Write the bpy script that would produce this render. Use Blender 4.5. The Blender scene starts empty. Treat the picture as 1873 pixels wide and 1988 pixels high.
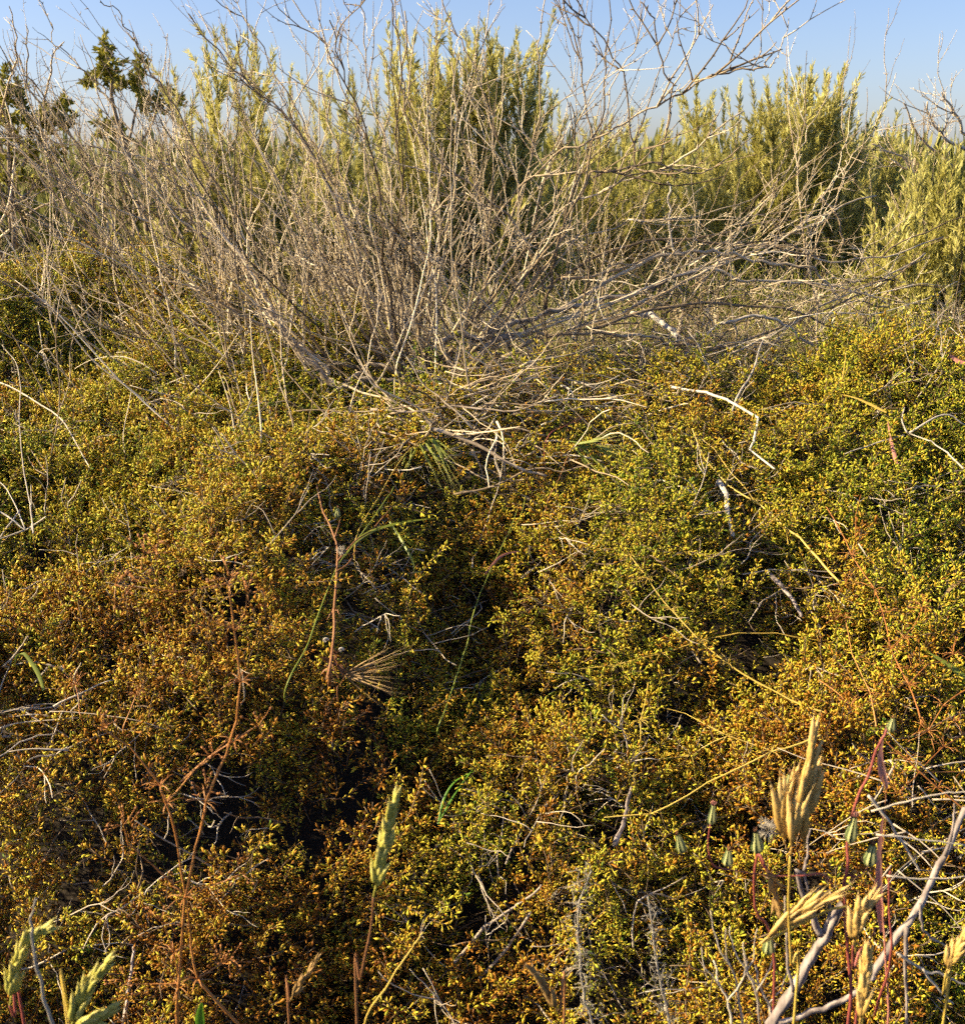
import bpy, math, random
import numpy as np
from mathutils import Matrix, Vector, Euler

R = np.random.default_rng(7)
random.seed(7)
scene = bpy.context.scene
COL = scene.collection

# ---------------------------------------------------------------- camera, sky, sun, exposure
W, H = 1873.0, 1988.0                 # pixel frame used to read positions off the photograph
FPX = 1.123 * H
CAM = np.array([0.0, 0.0, 1.5])
PITCH = math.radians(16.8)
cd = bpy.data.cameras.new('camera')
cam = bpy.data.objects.new('camera', cd); COL.objects.link(cam)
cam.location = CAM; cam.rotation_euler = (math.pi / 2 - PITCH, 0, 0)
cd.sensor_fit = 'VERTICAL'; cd.sensor_height = 24.0; cd.lens = 1.123 * 24.0
cd.clip_start = 0.02; cd.clip_end = 20000
cd.dof.use_dof = True; cd.dof.focus_distance = 2.1; cd.dof.aperture_fstop = 10.0
scene.camera = cam

SUN_EL = math.radians(30); SUN_AZ = math.radians(-92)     # azimuth from +Y, clockwise
world = bpy.data.worlds.new('World'); scene.world = world; world.use_nodes = True
wn = world.node_tree; bg = wn.nodes['Background']
sky = wn.nodes.new('ShaderNodeTexSky'); sky.sky_type = 'NISHITA'; sky.sun_disc = False
sky.sun_elevation = SUN_EL; sky.sun_rotation = SUN_AZ; sky.air_density = .95; sky.dust_density = 1.0; sky.ozone_density = 5.0
hz = wn.nodes.new('ShaderNodeMixRGB'); hz.blend_type = 'MULTIPLY'; hz.inputs[0].default_value = 1; hz.inputs[2].default_value = (1.08, .95, 1.0, 1)   # slight haze tone, same in every direction
wn.links.new(sky.outputs[0], hz.inputs[1]); wn.links.new(hz.outputs[0], bg.inputs[0]); bg.inputs[1].default_value = 0.064
sl = bpy.data.lights.new('sun', 'SUN'); sl.energy = 5.0; sl.angle = math.radians(0.53); sl.color = (1.0, 0.80, 0.48)
sun = bpy.data.objects.new('sun', sl); COL.objects.link(sun)
sdir = Vector((math.sin(SUN_AZ) * math.cos(SUN_EL), math.cos(SUN_AZ) * math.cos(SUN_EL), math.sin(SUN_EL)))
sun.rotation_euler = sdir.to_track_quat('Z', 'Y').to_euler(); sun.location = (-6, -3, 6)
scene.view_settings.view_transform = 'Standard'; scene.view_settings.look = 'None'
scene.view_settings.exposure = 1.55; scene.view_settings.gamma = 1.0
scene.render.engine = 'CYCLES'
cy = scene.cycles
cy.max_bounces = 3; cy.diffuse_bounces = 2; cy.glossy_bounces = 1; cy.transmission_bounces = 2; cy.transparent_max_bounces = 4
cy.use_denoising = False; cy.use_adaptive_sampling = True; cy.adaptive_threshold = .05; cy.use_light_tree = False; cy.debug_bvh_type = 'STATIC_BVH'
cy.caustics_reflective = False; cy.caustics_refractive = False

# ---------------------------------------------------------------- helpers
def vnoise(x, y, seed, s):
    t = np.random.default_rng(seed).random((64, 64))
    x = np.asarray(x, float) / s + 100; y = np.asarray(y, float) / s + 100
    i = np.floor(x).astype(int); j = np.floor(y).astype(int); fx = x - i; fy = y - j
    fx = fx * fx * (3 - 2 * fx); fy = fy * fy * (3 - 2 * fy)
    a = t[i % 64, j % 64]; b = t[(i + 1) % 64, j % 64]; c = t[i % 64, (j + 1) % 64]; d = t[(i + 1) % 64, (j + 1) % 64]
    return (a * (1 - fx) + b * fx) * (1 - fy) + (c * (1 - fx) + d * fx) * fy * 1.0 - 0.5

def ground_z(x, y):
    p = np.interp(y, [-3, .5, 1.0, 1.3, 1.7, 2.1, 2.6, 3.1, 4, 6, 12, 60, 400, 3000], [-.05, 0, .08, .2, .46, .69, .84, .9, .93, .9, .85, .6, .0, -6])
    p = p + .05 * vnoise(x, y, 3, .8) * np.clip((20 - y) / 20, 0, 1)
    return np.where(np.asarray(y) < 4.4, np.minimum(p, canopy_z(x, y) - .19), p)

def gauss(x, y, cx, cy_, sx, sy): return np.exp(-((x - cx) / sx) ** 2 - ((y - cy_) / sy) ** 2)

def canopy_z(x, y):
    p = np.interp(y, [-1, .5, 1.0, 1.3, 1.7, 2.1, 2.5, 2.9, 3.4, 4.2, 6], [.1, .12, .2, .36, .62, .85, .97, 1.03, 1.04, 1.0, .95])
    p = p + .17 * gauss(x, y, -1.25, 3.35, .65, .6) + .06 * gauss(x, y, .9, 2.5, .5, .6) + .05 * gauss(x, y, -.62, 2.3, .35, .3)
    p = p - .14 * gauss(x, y, -.03, 1.78, .12, .30) - .07 * gauss(x, y, -.40, 1.33, .22, .13) - .08 * gauss(x, y, .28, 1.4, .2, .1) - .08 * gauss(x, y, -.2, 1.35, .1, .1)
    p = p + .10 * gauss(x, y, -.40, 1.85, .17, .40) + .08 * gauss(x, y, -.72, 1.25, .14, .3)  # second rise, at the left frame edge, added to shade the lower left
    p = p + .20 * vnoise(x, y, 11, .34) + .09 * vnoise(x, y, 12, .15) + .04 * vnoise(x, y, 13, .06) + .10 * vnoise(x, y, 14, .11) * np.clip((2.3 - np.asarray(y)) / .7, 0, 1)
    return p

FW = np.array([0, math.cos(PITCH), -math.sin(PITCH)]); UP = np.array([0, math.sin(PITCH), math.cos(PITCH)])
def ray(px, py):
    return FW + np.array([1.0, 0, 0]) * ((px - W / 2) / FPX) + UP * ((H / 2 - py) / FPX)
def P(px, py, Y):
    d = ray(px, py); return CAM + d * (Y / d[1])
def M(px, py, lift=.02):
    """point on the shrub mat's surface seen there, raised a little towards the viewer"""
    d = ray(px, py); t = np.arange(.7, 6, .004); q = CAM[None] + d[None] * t[:, None]
    k = np.nonzero(q[:, 2] < canopy_z(q[:, 0], q[:, 1]))[0]
    tt = t[k[0]] if len(k) else 3.6
    return CAM + d * (tt - lift)

def ML(pts, lift=.02):
    """pixels of one stem to points at an evenly changing distance just above the mat"""
    rs = [ray(px, py) for px, py in pts]; t = np.array([np.linalg.norm(M(px, py, 0) - CAM) / np.linalg.norm(r) for (px, py), r in zip(pts, rs)])
    if len(pts) > 2:
        a = arclen(np.array(pts, float)); k = np.polyfit(a, t, 1); f = np.polyval(k, a); f = f - np.percentile(f - t, 70)
    else: f = t
    return [CAM + r * (q - lift) for r, q in zip(rs, f)]

def nrm(v): v = np.asarray(v, float); return v / (np.linalg.norm(v, axis=-1, keepdims=True) + 1e-12)
def catmull(p, n=4):
    p = np.asarray(p, float)
    if len(p) < 3: return np.array([p[0] + (p[-1] - p[0]) * t for t in np.linspace(0, 1, n + 2)])
    q = np.vstack([2 * p[0] - p[1], p, 2 * p[-1] - p[-2]]); out = []
    for i in range(1, len(q) - 2):
        for t in np.arange(n) / n:
            a, b, c, d = q[i - 1], q[i], q[i + 1], q[i + 2]
            out.append(.5 * (2 * b + (c - a) * t + (2 * a - 5 * b + 4 * c - d) * t * t + (3 * b - a - 3 * c + d) * t ** 3))
    out.append(q[-2]); return np.array(out)
def wobble(p, amp):
    j = R.normal(0, amp, p.shape); j[0] = 0; j = (j + np.roll(j, 1, 0)) * .6; j[0] = 0
    return p + j
def arclen(p):
    return np.concatenate([[0], np.cumsum(np.linalg.norm(np.diff(p, axis=0), axis=1))])

class MB:
    def __init__(s): s.v = []; s.f = []; s.m = []; s.n = 0; s.val = []
    def add(s, v, f, m=0, val=.5):
        v = np.asarray(v, float); s.v.append(v); o = s.n
        for q in f: s.f.append([i + o for i in q])
        s.m += [m] * len(f); s.n += len(v); s.val.append(np.broadcast_to(np.asarray(val, float), (len(v),)).copy()); return s
    def tube(s, p, r, k=5, m=0, val=.5, flat=1.0):
        p = np.asarray(p, float); n = len(p); r = np.broadcast_to(np.asarray(r, float), (n,))
        if r[-1] > .0007 and n > 2:      # a worn, narrowed end instead of a clean cut
            e = nrm(p[-1] - p[-2]); p = np.vstack([p, p[-1] + e * r[-1] * .7]); r = np.append(r, r[-1] * .4); n += 1
            if np.ndim(val): val = np.append(val, val[-1])
        t = nrm(np.gradient(p, axis=0)); u = np.cross(t[0], [0.13, .31, .94]); 
        if np.linalg.norm(u) < 1e-3: u = np.cross(t[0], [1, 0, 0])
        u = nrm(u); ring = []
        a = np.arange(k) * 2 * math.pi / k
        for i in range(n):
            u = nrm(u - t[i] * np.dot(u, t[i])); w = np.cross(t[i], u)
            ring.append(p[i] + r[i] * (np.cos(a)[:, None] * u + flat * np.sin(a)[:, None] * w))
        v = np.vstack(ring); f = []
        if k >= 7:      # split bark: uneven section, streaks along the grain
            st = R.normal(0, .22, k); v = v + (v - np.repeat(p, k, 0)) * (np.tile(R.normal(0, .10, k), n) + R.normal(0, .05, n * k))[:, None]; val = .5 + np.tile(st, n) + R.normal(0, .10, n * k)
        elif np.ndim(val): val = np.repeat(val, k)
        for i in range(n - 1):
            for j in range(k):
                f.append([i * k + j, i * k + (j + 1) % k, (i + 1) * k + (j + 1) % k, (i + 1) * k + j])
        f.append(list(range(k))[::-1]); f.append([(n - 1) * k + j for j in range(k)])
        return s.add(v, f, m, val)
    def blade(s, p, w, side, m=0, val=.5, fold=.25):
        """a grass leaf: V-folded strip along p, width w(t), side = lateral direction"""
        p = np.asarray(p, float); n = len(p); w = np.broadcast_to(np.asarray(w, float), (n,)); t = nrm(np.gradient(p, axis=0))
        sd = nrm(np.asarray(side, float)[None] - t * (t @ np.asarray(side, float))[:, None]); nn = np.cross(t, sd)
        v = np.vstack([p + sd * w[:, None] * .5 + nn * w[:, None] * fold, p, p - sd * w[:, None] * .5 + nn * w[:, None] * fold]); f = []
        for i in range(n - 1):
            f += [[i, i + 1, n + i + 1, n + i], [n + i, n + i + 1, 2 * n + i + 1, 2 * n + i]]
        return s.add(v, f, m, val)
    def leaf(s, b, d, L, w, th, roll, m=0, val=.5):
        """a small fleshy obovate leaf"""
        d = nrm(d); u = np.cross(d, [.2, .1, .97]); u = nrm(u) if np.linalg.norm(u) > 1e-3 else np.array([1., 0, 0]); x = np.cross(d, u)
        a = u * math.cos(roll) + x * math.sin(roll); c = np.cross(d, a); q = b + d * L * .72
        v = [b, q + a * w, q + c * th, q - a * w, q - c * th, b + d * L + c * th * .4]
        f = [[0, 1, 2], [0, 2, 3], [0, 3, 4], [0, 4, 1], [5, 2, 1], [5, 3, 2], [5, 4, 3], [5, 1, 4]]
        return s.add(v, f, m, val)
    def spindle(s, b, d, L, w, k=5, m=0, val=.5, prof=((0, .3), (.2, .8), (.45, 1), (.75, .6), (1, .06)), bend=0, side=(0, 0, 1)):
        d = nrm(d); p = np.array([b + d * L * t + np.asarray(side) * bend * L * t * t for t, _ in prof])
        return s.tube(p, [w * q for _, q in prof], k, m, np.array([val - .16 + .34 * t for t, _ in prof]))
    def mesh(s, name, mats, smooth=True):
        me = bpy.data.meshes.new(name); me.from_pydata(np.vstack(s.v).tolist(), [], s.f)
        for m in (mats if isinstance(mats, (list, tuple)) else [mats]): me.materials.append(m)
        me.polygons.foreach_set('material_index', s.m)
        if smooth: me.polygons.foreach_set('use_smooth', [True] * len(me.polygons))
        at = me.attributes.new('lv', 'FLOAT', 'POINT'); at.data.foreach_set('value', np.concatenate(s.val))
        me.update(); return me
    def build(s, name, mats, parent=None, loc=None, smooth=True):
        """one mesh object; vertices are given in world space and stored about the parent's base"""
        o0 = np.array(parent_world(parent)) if parent is not None else np.zeros(3)
        s.v = [v - o0 for v in s.v]
        o = bpy.data.objects.new(name, s.mesh(name, mats, smooth)); COL.objects.link(o)
        if parent is not None: o.parent = parent
        return o
def parent_world(o):
    p = np.zeros(3)
    while o is not None: p = p + np.array(o.location); o = o.parent
    return p
def tag(o, label=None, cat=None, group=None, kind=None):
    if label: o['label'] = label
    if cat: o['category'] = cat
    if group: o['group'] = group
    if kind: o['kind'] = kind
    return o
def thing(name, label, cat, loc, group=None):
    o = bpy.data.objects.new(name, None); COL.objects.link(o); o.location = loc; o.empty_display_size = .05; o['kind'] = 'thing'
    return tag(o, label, cat, group)
def inst(name, me, parent, loc, rot, scl=1.0):
    o = bpy.data.objects.new(name, me); COL.objects.link(o); o.parent = parent
    o.location = loc; o.rotation_euler = rot; o.scale = (scl,) * 3 if np.isscalar(scl) else scl
    return o
def eul_dir(d, spin):
    """Euler angles (n,3) that turn +Z into the directions d with a spin about them"""
    d = nrm(np.atleast_2d(d)); b = np.arccos(np.clip(d[:, 2], -1, 1)); c = np.arctan2(d[:, 1], d[:, 0]); s = np.broadcast_to(np.asarray(spin, float), b.shape)
    cb, sb, cc, sc, cs, ss = np.cos(b), np.sin(b), np.cos(c), np.sin(c), np.cos(s), np.sin(s)
    r00 = cc * cb * cs - sc * ss; r10 = sc * cb * cs + cc * ss; r20 = -sb * cs; r21 = sb * ss; r22 = cb
    return np.stack([np.arctan2(r21, r22), np.arcsin(np.clip(-r20, -1, 1)), np.arctan2(r10, r00)], 1)

# ---------------------------------------------------------------- materials
def mat(name, ramp, rough=.6, trans=0.0, src='random', spec=.3, noise=.25, nscale=30, wear=None, stretch=(1, 1, 1), bump=0.0):
    m = bpy.data.materials.new(name); m.use_nodes = True; nt = m.node_tree; N = nt.nodes; L = nt.links
    for n in list(N): N.remove(n)
    out = N.new('ShaderNodeOutputMaterial'); pb = N.new('ShaderNodeBsdfPrincipled')
    pb.inputs['Roughness'].default_value = rough; pb.inputs['Specular IOR Level'].default_value = spec
    cr = N.new('ShaderNodeValToRGB'); e = cr.color_ramp.elements
    for i, (p, c) in enumerate(ramp):
        x = e[i] if i < 2 else e.new(p)
        x.position = p; x.color = (*c, 1)
    lv = N.new('ShaderNodeAttribute'); lv.attribute_name = 'lv'
    tc = N.new('ShaderNodeTexCoord'); mp = N.new('ShaderNodeMapping'); mp.inputs['Scale'].default_value = stretch
    nz = N.new('ShaderNodeTexNoise'); nz.inputs['Scale'].default_value = nscale; nz.inputs['Detail'].default_value = 4
    L.new(tc.outputs['Object'], mp.inputs[0]); L.new(mp.outputs[0], nz.inputs[0])
    def math_(op, a, b):
        n = N.new('ShaderNodeMath'); n.operation = op
        for k, q in enumerate((a, b)):
            if isinstance(q, (int, float)): n.inputs[k].default_value = q
            else: L.new(q, n.inputs[k])
        return n.outputs[0]
    if src == 'tint':
        ti = N.new('ShaderNodeAttribute'); ti.attribute_type = 'INSTANCER'; ti.attribute_name = 'tint'; base = ti.outputs['Fac']
    elif src == 'random':
        oi = N.new('ShaderNodeObjectInfo'); base = oi.outputs['Random']
    else:
        base = None
    jit = math_('MULTIPLY', math_('SUBTRACT', nz.outputs[0], .5), noise * 2)
    lvj = math_('SUBTRACT', lv.outputs['Fac'], .5)
    if base is None: v = math_('ADD', math_('ADD', lvj, .5), jit)
    elif src == 'random': v = math_('ADD', math_('ADD', math_('ADD', math_('MULTIPLY', math_('SUBTRACT', base, .5), .5), .5), jit), lvj)
    else: v = math_('ADD', math_('ADD', base, jit), lvj)
    L.new(v, cr.inputs[0]); L.new(cr.outputs[0], pb.inputs['Base Color'])
    if bump:
        bp = N.new('ShaderNodeBump'); bp.inputs['Strength'].default_value = bump; bp.inputs['Distance'].default_value = .002
        L.new(nz.outputs[0], bp.inputs['Height']); L.new(bp.outputs[0], pb.inputs['Normal'])
    if trans:
        tr = N.new('ShaderNodeBsdfTranslucent'); mx = N.new('ShaderNodeMixShader'); mx.inputs[0].default_value = trans
        L.new(cr.outputs[0], tr.inputs[0]); L.new(pb.outputs[0], mx.inputs[1]); L.new(tr.outputs[0], mx.inputs[2]); L.new(mx.outputs[0], out.inputs[0])
    else: L.new(pb.outputs[0], out.inputs[0])
    return m
MAT = {}
MAT['leaf'] = mat('fleshy leaf', [(0, (.08, .03, .008)), (1, (.09, .15, .012)), (.22, (.22, .08, .01)), (.40, (.40, .18, .014)), (.56, (.58, .42, .04)), (.74, (.50, .45, .035)), (.90, (.32, .34, .025))], .52, .14, 'tint', .28, .06, 60)
MAT['twig'] = mat('mat twig', [(0, (.07, .045, .03)), (1, (.22, .16, .10))], .8, 0, 'random', .2, .3, 60)
MAT['paletwig'] = mat('bleached twig', [(0, (.20, .16, .12)), (1, (.62, .56, .46)), (.5, (.42, .36, .28))], .75, 0, 'random', .2, .25, 40, bump=.4)
MAT['wood'] = mat('grey dead wood', [(0, (.06, .045, .03)), (1, (.84, .74, .56)), (.35, (.27, .205, .13)), (.65, (.58, .485, .34))], .75, 0, 'random', .25, .45, 9, bump=.5)
MAT['shadedwood'] = mat('shaded dead wood', [(0, (.05, .035, .022)), (1, (.34, .26, .17))], .8, 0, 'random', .2, .4, 12, bump=.4)  # darker dead wood: shade on some branches put into the colour
MAT['bark'] = mat('furrowed bark', [(0, (.06, .045, .035)), (1, (.52, .45, .36)), (.5, (.26, .21, .16))], .85, 0, 'none', .15, .8, 26, stretch=(1, 1, 1), bump=.9)
MAT['whitewood'] = mat('bleached white stick', [(0, (.28, .24, .19)), (1, (.66, .61, .52))], .7, 0, 'random', .25, .3, 20, bump=.5)
MAT['stick'] = mat('weathered grey stick', [(0, (.06, .05, .045)), (1, (.46, .40, .36)), (.5, (.24, .20, .185))], .8, 0, 'none', .2, .9, 90, stretch=(1.4, 1, .5), bump=1.0)
MAT['feather'] = mat('feathery leaf', [(0, (.24, .22, .04)), (1, (.74, .70, .32)), (.5, (.52, .49, .14))], .6, .4, 'random', .25, .2, 4)
MAT['featherstem'] = mat('green brown stem', [(0, (.12, .09, .04)), (1, (.30, .24, .12))], .7, 0, 'random', .2, .2, 20)
MAT['juniper'] = mat('scale leaf', [(0, (.09, .10, .014)), (1, (.46, .40, .06)), (.5, (.26, .25, .035))], .6, .2, 'none', .3, .3, 6)
MAT['drygrass'] = mat('dry grass', [(0, (.10, .07, .045)), (1, (.52, .44, .25)), (.5, (.30, .23, .13))], .7, .2, 'tint', .2, .2, 10)
MAT['greentuft'] = mat('fresh grass', [(0, (.10, .13, .02)), (1, (.44, .44, .10)), (.5, (.24, .27, .045))], .6, .3, 'tint', .25, .2, 10)
MAT['scrub'] = mat('far scrub leaf', [(0, (.12, .13, .03)), (1, (.38, .36, .14)), (.5, (.22, .23, .06))], .7, .25, 'tint', .2, .2, 3)
MAT['greenear'] = mat('ripening brome husk', [(0, (.30, .26, .04)), (1, (.66, .56, .20)), (.5, (.48, .46, .09))], .5, .25, 'none', .35, .25, 25)
MAT['goldear'] = mat('golden brome husk', [(0, (.34, .19, .04)), (1, (.76, .58, .26)), (.5, (.60, .40, .12))], .5, .25, 'none', .35, .25, 25)
MAT['brownear'] = mat('brown brome husk', [(0, (.16, .09, .03)), (1, (.46, .30, .12)), (.5, (.32, .20, .07))], .6, .2, 'none', .3, .3, 25)
MAT['awngreen'] = mat('green awned husk', [(0, (.16, .22, .03)), (1, (.46, .44, .16)), (.5, (.29, .33, .06))], .5, .3, 'none', .4, .2, 25)
MAT['awnbrown'] = mat('brown awned husk', [(0, (.20, .11, .05)), (1, (.50, .36, .18)), (.5, (.36, .24, .11))], .55, .25, 'none', .35, .25, 25)
MAT['orange'] = mat('dried orange stalk', [(0, (.17, .055, .012)), (1, (.58, .30, .10)), (.5, (.37, .15, .035))], .5, .05, 'none', .4, .35, 18)
MAT['straw'] = mat('yellow straw stalk', [(0, (.34, .19, .03)), (1, (.66, .54, .18)), (.5, (.50, .36, .07))], .5, .1, 'none', .4, .25, 14)
MAT['red'] = mat('red stalk', [(0, (.10, .02, .02)), (1, (.42, .14, .10)), (.5, (.24, .06, .05))], .5, .05, 'none', .4, .3, 18)
MAT['pink'] = mat('pink dry blade', [(0, (.36, .13, .10)), (1, (.62, .36, .26)), (.5, (.50, .22, .17))], .55, .25, 'none', .35, .25, 18)
MAT['brownstalk'] = mat('brown stalk', [(0, (.10, .04, .018)), (1, (.40, .22, .11)), (.5, (.24, .11, .045))], .6, .05, 'none', .3, .35, 25)
MAT['greenblade'] = mat('green grass', [(0, (.10, .14, .02)), (1, (.42, .42, .14)), (.5, (.22, .27, .045))], .45, .3, 'none', .4, .25, 12)
MAT['bright'] = mat('bright green leaf', [(0, (.05, .15, .012)), (1, (.18, .40, .03))], .4, .35, 'none', .45, .2, 12)
MAT['budlight'] = mat('bud rib', [(0, (.26, .28, .10)), (1, (.44, .44, .2))], .5, .1, 'none', .3, .2, 20)
MAT['buddark'] = mat('bud groove', [(0, (.05, .08, .025)), (1, (.10, .13, .05))], .5, .1, 'none', .3, .2, 20)
MAT['fuzz'] = mat('grey downy stalk', [(0, (.22, .19, .15)), (1, (.50, .46, .38))], .9, .15, 'none', .1, .4, 60)
MAT['husk'] = mat('pale husk', [(0, (.28, .24, .19)), (1, (.58, .53, .45))], .6, .2, 'none', .3, .3, 60)

gm = bpy.data.materials.new('soil and litter'); gm.use_nodes = True
nt = gm.node_tree; pb = nt.nodes['Principled BSDF']; pb.inputs['Roughness'].default_value = .95
geo = nt.nodes.new('ShaderNodeNewGeometry'); nz = nt.nodes.new('ShaderNodeTexNoise'); nz.inputs['Scale'].default_value = 14; nz.inputs['Detail'].default_value = 8
cr = nt.nodes.new('ShaderNodeValToRGB'); cr.color_ramp.elements[0].color = (.007, .005, .003, 1); cr.color_ramp.elements[1].color = (.032, .021, .012, 1)
nz2 = nt.nodes.new('ShaderNodeTexNoise'); nz2.inputs['Scale'].default_value = .25; nz2.inputs['Detail'].default_value = 6
cr2 = nt.nodes.new('ShaderNodeValToRGB'); cr2.color_ramp.elements[0].color = (.10, .10, .035, 1); cr2.color_ramp.elements[1].color = (.26, .22, .10, 1)
sx = nt.nodes.new('ShaderNodeSeparateXYZ'); mr = nt.nodes.new('ShaderNodeMapRange'); mr.inputs[1].default_value = 6; mr.inputs[2].default_value = 12
mx = nt.nodes.new('ShaderNodeMixRGB'); bp = nt.nodes.new('ShaderNodeBump'); bp.inputs['Strength'].default_value = .8; bp.inputs['Distance'].default_value = .02
for a, b in ((geo.outputs['Position'], nz.inputs[0]), (geo.outputs['Position'], nz2.inputs[0]), (nz.outputs[0], cr.inputs[0]), (nz2.outputs[0], cr2.inputs[0]), (geo.outputs['Position'], sx.inputs[0]),
             (sx.outputs[1], mr.inputs[0]), (mr.outputs[0], mx.inputs[0]), (cr.outputs[0], mx.inputs[1]), (cr2.outputs[0], mx.inputs[2]), (mx.outputs[0], pb.inputs['Base Color']), (nz.outputs[0], bp.inputs['Height']), (bp.outputs[0], pb.inputs['Normal'])):
    nt.links.new(a, b)

# ---------------------------------------------------------------- ground: one sheet to the horizon
g1 = np.cumsum(.5 * 1.22 ** np.arange(38))
xs = np.concatenate([-5 - g1[::-1], np.arange(-5, 5.01, .1), 5 + g1]); ys = np.concatenate([-2 - g1[:20][::-1], np.arange(-2, 9.01, .1), 9 + g1])
X, Y = np.meshgrid(xs, ys); Z = ground_z(X, Y); nx, ny = len(xs), len(ys)
i, j = np.meshgrid(np.arange(nx - 1), np.arange(ny - 1)); a = (j * nx + i).ravel()
me = bpy.data.meshes.new('ground'); me.from_pydata(np.stack([X.ravel(), Y.ravel(), Z.ravel()], 1).tolist(), [], np.stack([a, a + 1, a + nx + 1, a + nx], 1).tolist())
me.polygons.foreach_set('use_smooth', [True] * len(me.polygons)); me.materials.append(gm)
ground = bpy.data.objects.new('ground', me); COL.objects.link(ground); tag(ground, kind='structure')

# ---------------------------------------------------------------- scatter by geometry nodes (for stuff only)
def scatter_tree(coll):
    ng = bpy.data.node_groups.new('scatter', 'GeometryNodeTree')
    ng.interface.new_socket('Geometry', in_out='INPUT', socket_type='NodeSocketGeometry'); ng.interface.new_socket('Geometry', in_out='OUTPUT', socket_type='NodeSocketGeometry')
    gi = ng.nodes.new('NodeGroupInput'); go = ng.nodes.new('NodeGroupOutput'); ci = ng.nodes.new('GeometryNodeCollectionInfo'); ip = ng.nodes.new('GeometryNodeInstanceOnPoints')
    ci.inputs['Collection'].default_value = coll; ci.inputs['Separate Children'].default_value = True; ci.inputs['Reset Children'].default_value = True
    ip.inputs['Pick Instance'].default_value = True
    def at(n, t):
        q = ng.nodes.new('GeometryNodeInputNamedAttribute'); q.data_type = t; q.inputs['Name'].default_value = n
        return [o for o in q.outputs if o.enabled and o.name == 'Attribute'][0]
    for s, d in ((gi.outputs[0], ip.inputs['Points']), (ci.outputs[0], ip.inputs['Instance']), (at('pidx', 'INT'), ip.inputs['Instance Index']), (at('rot', 'FLOAT_VECTOR'), ip.inputs['Rotation']), (at('scl', 'FLOAT'), ip.inputs['Scale']), (ip.outputs[0], go.inputs[0])):
        ng.links.new(s, d)
    return ng
def scatter(name, pts, rot, scl, tint, protos, parent=None):
    coll = bpy.data.collections.new(name + '_sources')
    for k, me in enumerate(protos):
        coll.objects.link(bpy.data.objects.new('%s_source_%02d' % (name, k), me))
    me = bpy.data.meshes.new(name); n = len(pts); me.vertices.add(n); me.vertices.foreach_set('co', np.asarray(pts, np.float32).ravel())
    me.attributes.new('rot', 'FLOAT_VECTOR', 'POINT').data.foreach_set('vector', np.asarray(rot, np.float32).ravel())
    me.attributes.new('scl', 'FLOAT', 'POINT').data.foreach_set('value', np.asarray(scl, np.float32))
    me.attributes.new('tint', 'FLOAT', 'POINT').data.foreach_set('value', np.asarray(tint, np.float32))
    me.attributes.new('pidx', 'INT', 'POINT').data.foreach_set('value', R.integers(0, len(protos), n).astype(np.int32))
    o = bpy.data.objects.new(name, me); COL.objects.link(o); o.parent = parent
    md = o.modifiers.new('scatter', 'NODES'); md.node_group = scatter_tree(coll)
    o['kind'] = 'stuff'
    return o

# ---------------------------------------------------------------- the leafy mat shrub
def sprig_mesh(k):
    r = np.random.default_rng(100 + k); b = MB(); L = r.uniform(.06, .095)
    n = int(L / .0085); p = np.zeros((n, 3)); d = np.array([0, 0, 1.0])
    for q in range(1, n):
        d = nrm(d + r.normal(0, .16, 3)); p[q] = p[q - 1] + d * L / n
    b.tube(p[::2], np.linspace(.0011, .0006, len(p[::2])), 3, 1)
    ang = r.uniform(0, 6.28); fork = 0
    chains = [p]
    for _ in range(2):
        st = p[r.integers(2, n - 3)]; dd = nrm(np.array([r.normal(), r.normal(), .9])); m = r.integers(3, 5)
        c = st + np.cumsum(np.vstack([np.zeros(3), nrm(dd + r.normal(0, .2, (m, 3))) * .0085]), 0); chains.append(c)
        b.tube(c[::2] if len(c[::2]) > 1 else c, .0006, 3, 1)
    for c in chains:
        for q in range(1, len(c)):
            if r.random() < .12: continue
            t = nrm(c[q] - c[q - 1]); nl = r.integers(2, 4) if q < len(c) - 1 else 5
            for z in range(nl):
                ang += 2.4 + r.normal(0, .4); u = nrm(np.cross(t, [.3, .9, .2])); w = np.cross(t, u)
                el = r.uniform(.3, .95) if q < len(c) - 1 else r.uniform(.7, 1.5)
                dr = (u * math.cos(ang) + w * math.sin(ang)) * math.cos(el) + t * math.sin(el)
                ll = r.uniform(.006, .0155); b.leaf(c[q] + r.normal(0, .0008, 3), dr, ll, min(ll * r.uniform(.11, .17), .0021), ll * .10, r.uniform(0, 6), 0, .5 + r.normal(0, .15))
    return b.mesh('sprig', [MAT['leaf'], MAT['twig']])
SPRIGS = [sprig_mesh(k) for k in range(12)]

def visible(x, y): return (np.abs(x) < .455 * y + .22)
def mat_points(n, depth_scale, gaps=True):
    x = R.uniform(-2.1, 2.1, n * 3); y = .85 + 3.2 * R.random(n * 3) ** .9; ok = visible(x, y)
    edge = 2.62 + 1.35 * np.clip((-x - .1) / .5, 0, 1) + .35 * np.clip((x - .82) / .25, 0, 1) + .35 * vnoise(x, y, 21, .3)
    ok &= (y < edge)
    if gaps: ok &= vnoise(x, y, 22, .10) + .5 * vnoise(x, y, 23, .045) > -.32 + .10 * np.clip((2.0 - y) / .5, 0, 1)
    # thinner where the dead shrub's litter lies
    lit = gauss(x, y, .12, 2.62, .38, .33) + .9 * gauss(x, y, .75, 3.0, .5, .22)
    ok &= R.random(len(x)) > lit * .93
    x, y = x[ok][:n], y[ok][:n]
    z = canopy_z(x, y) - np.minimum(R.exponential(depth_scale, len(x)), .2)
    return x, y, z
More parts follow.
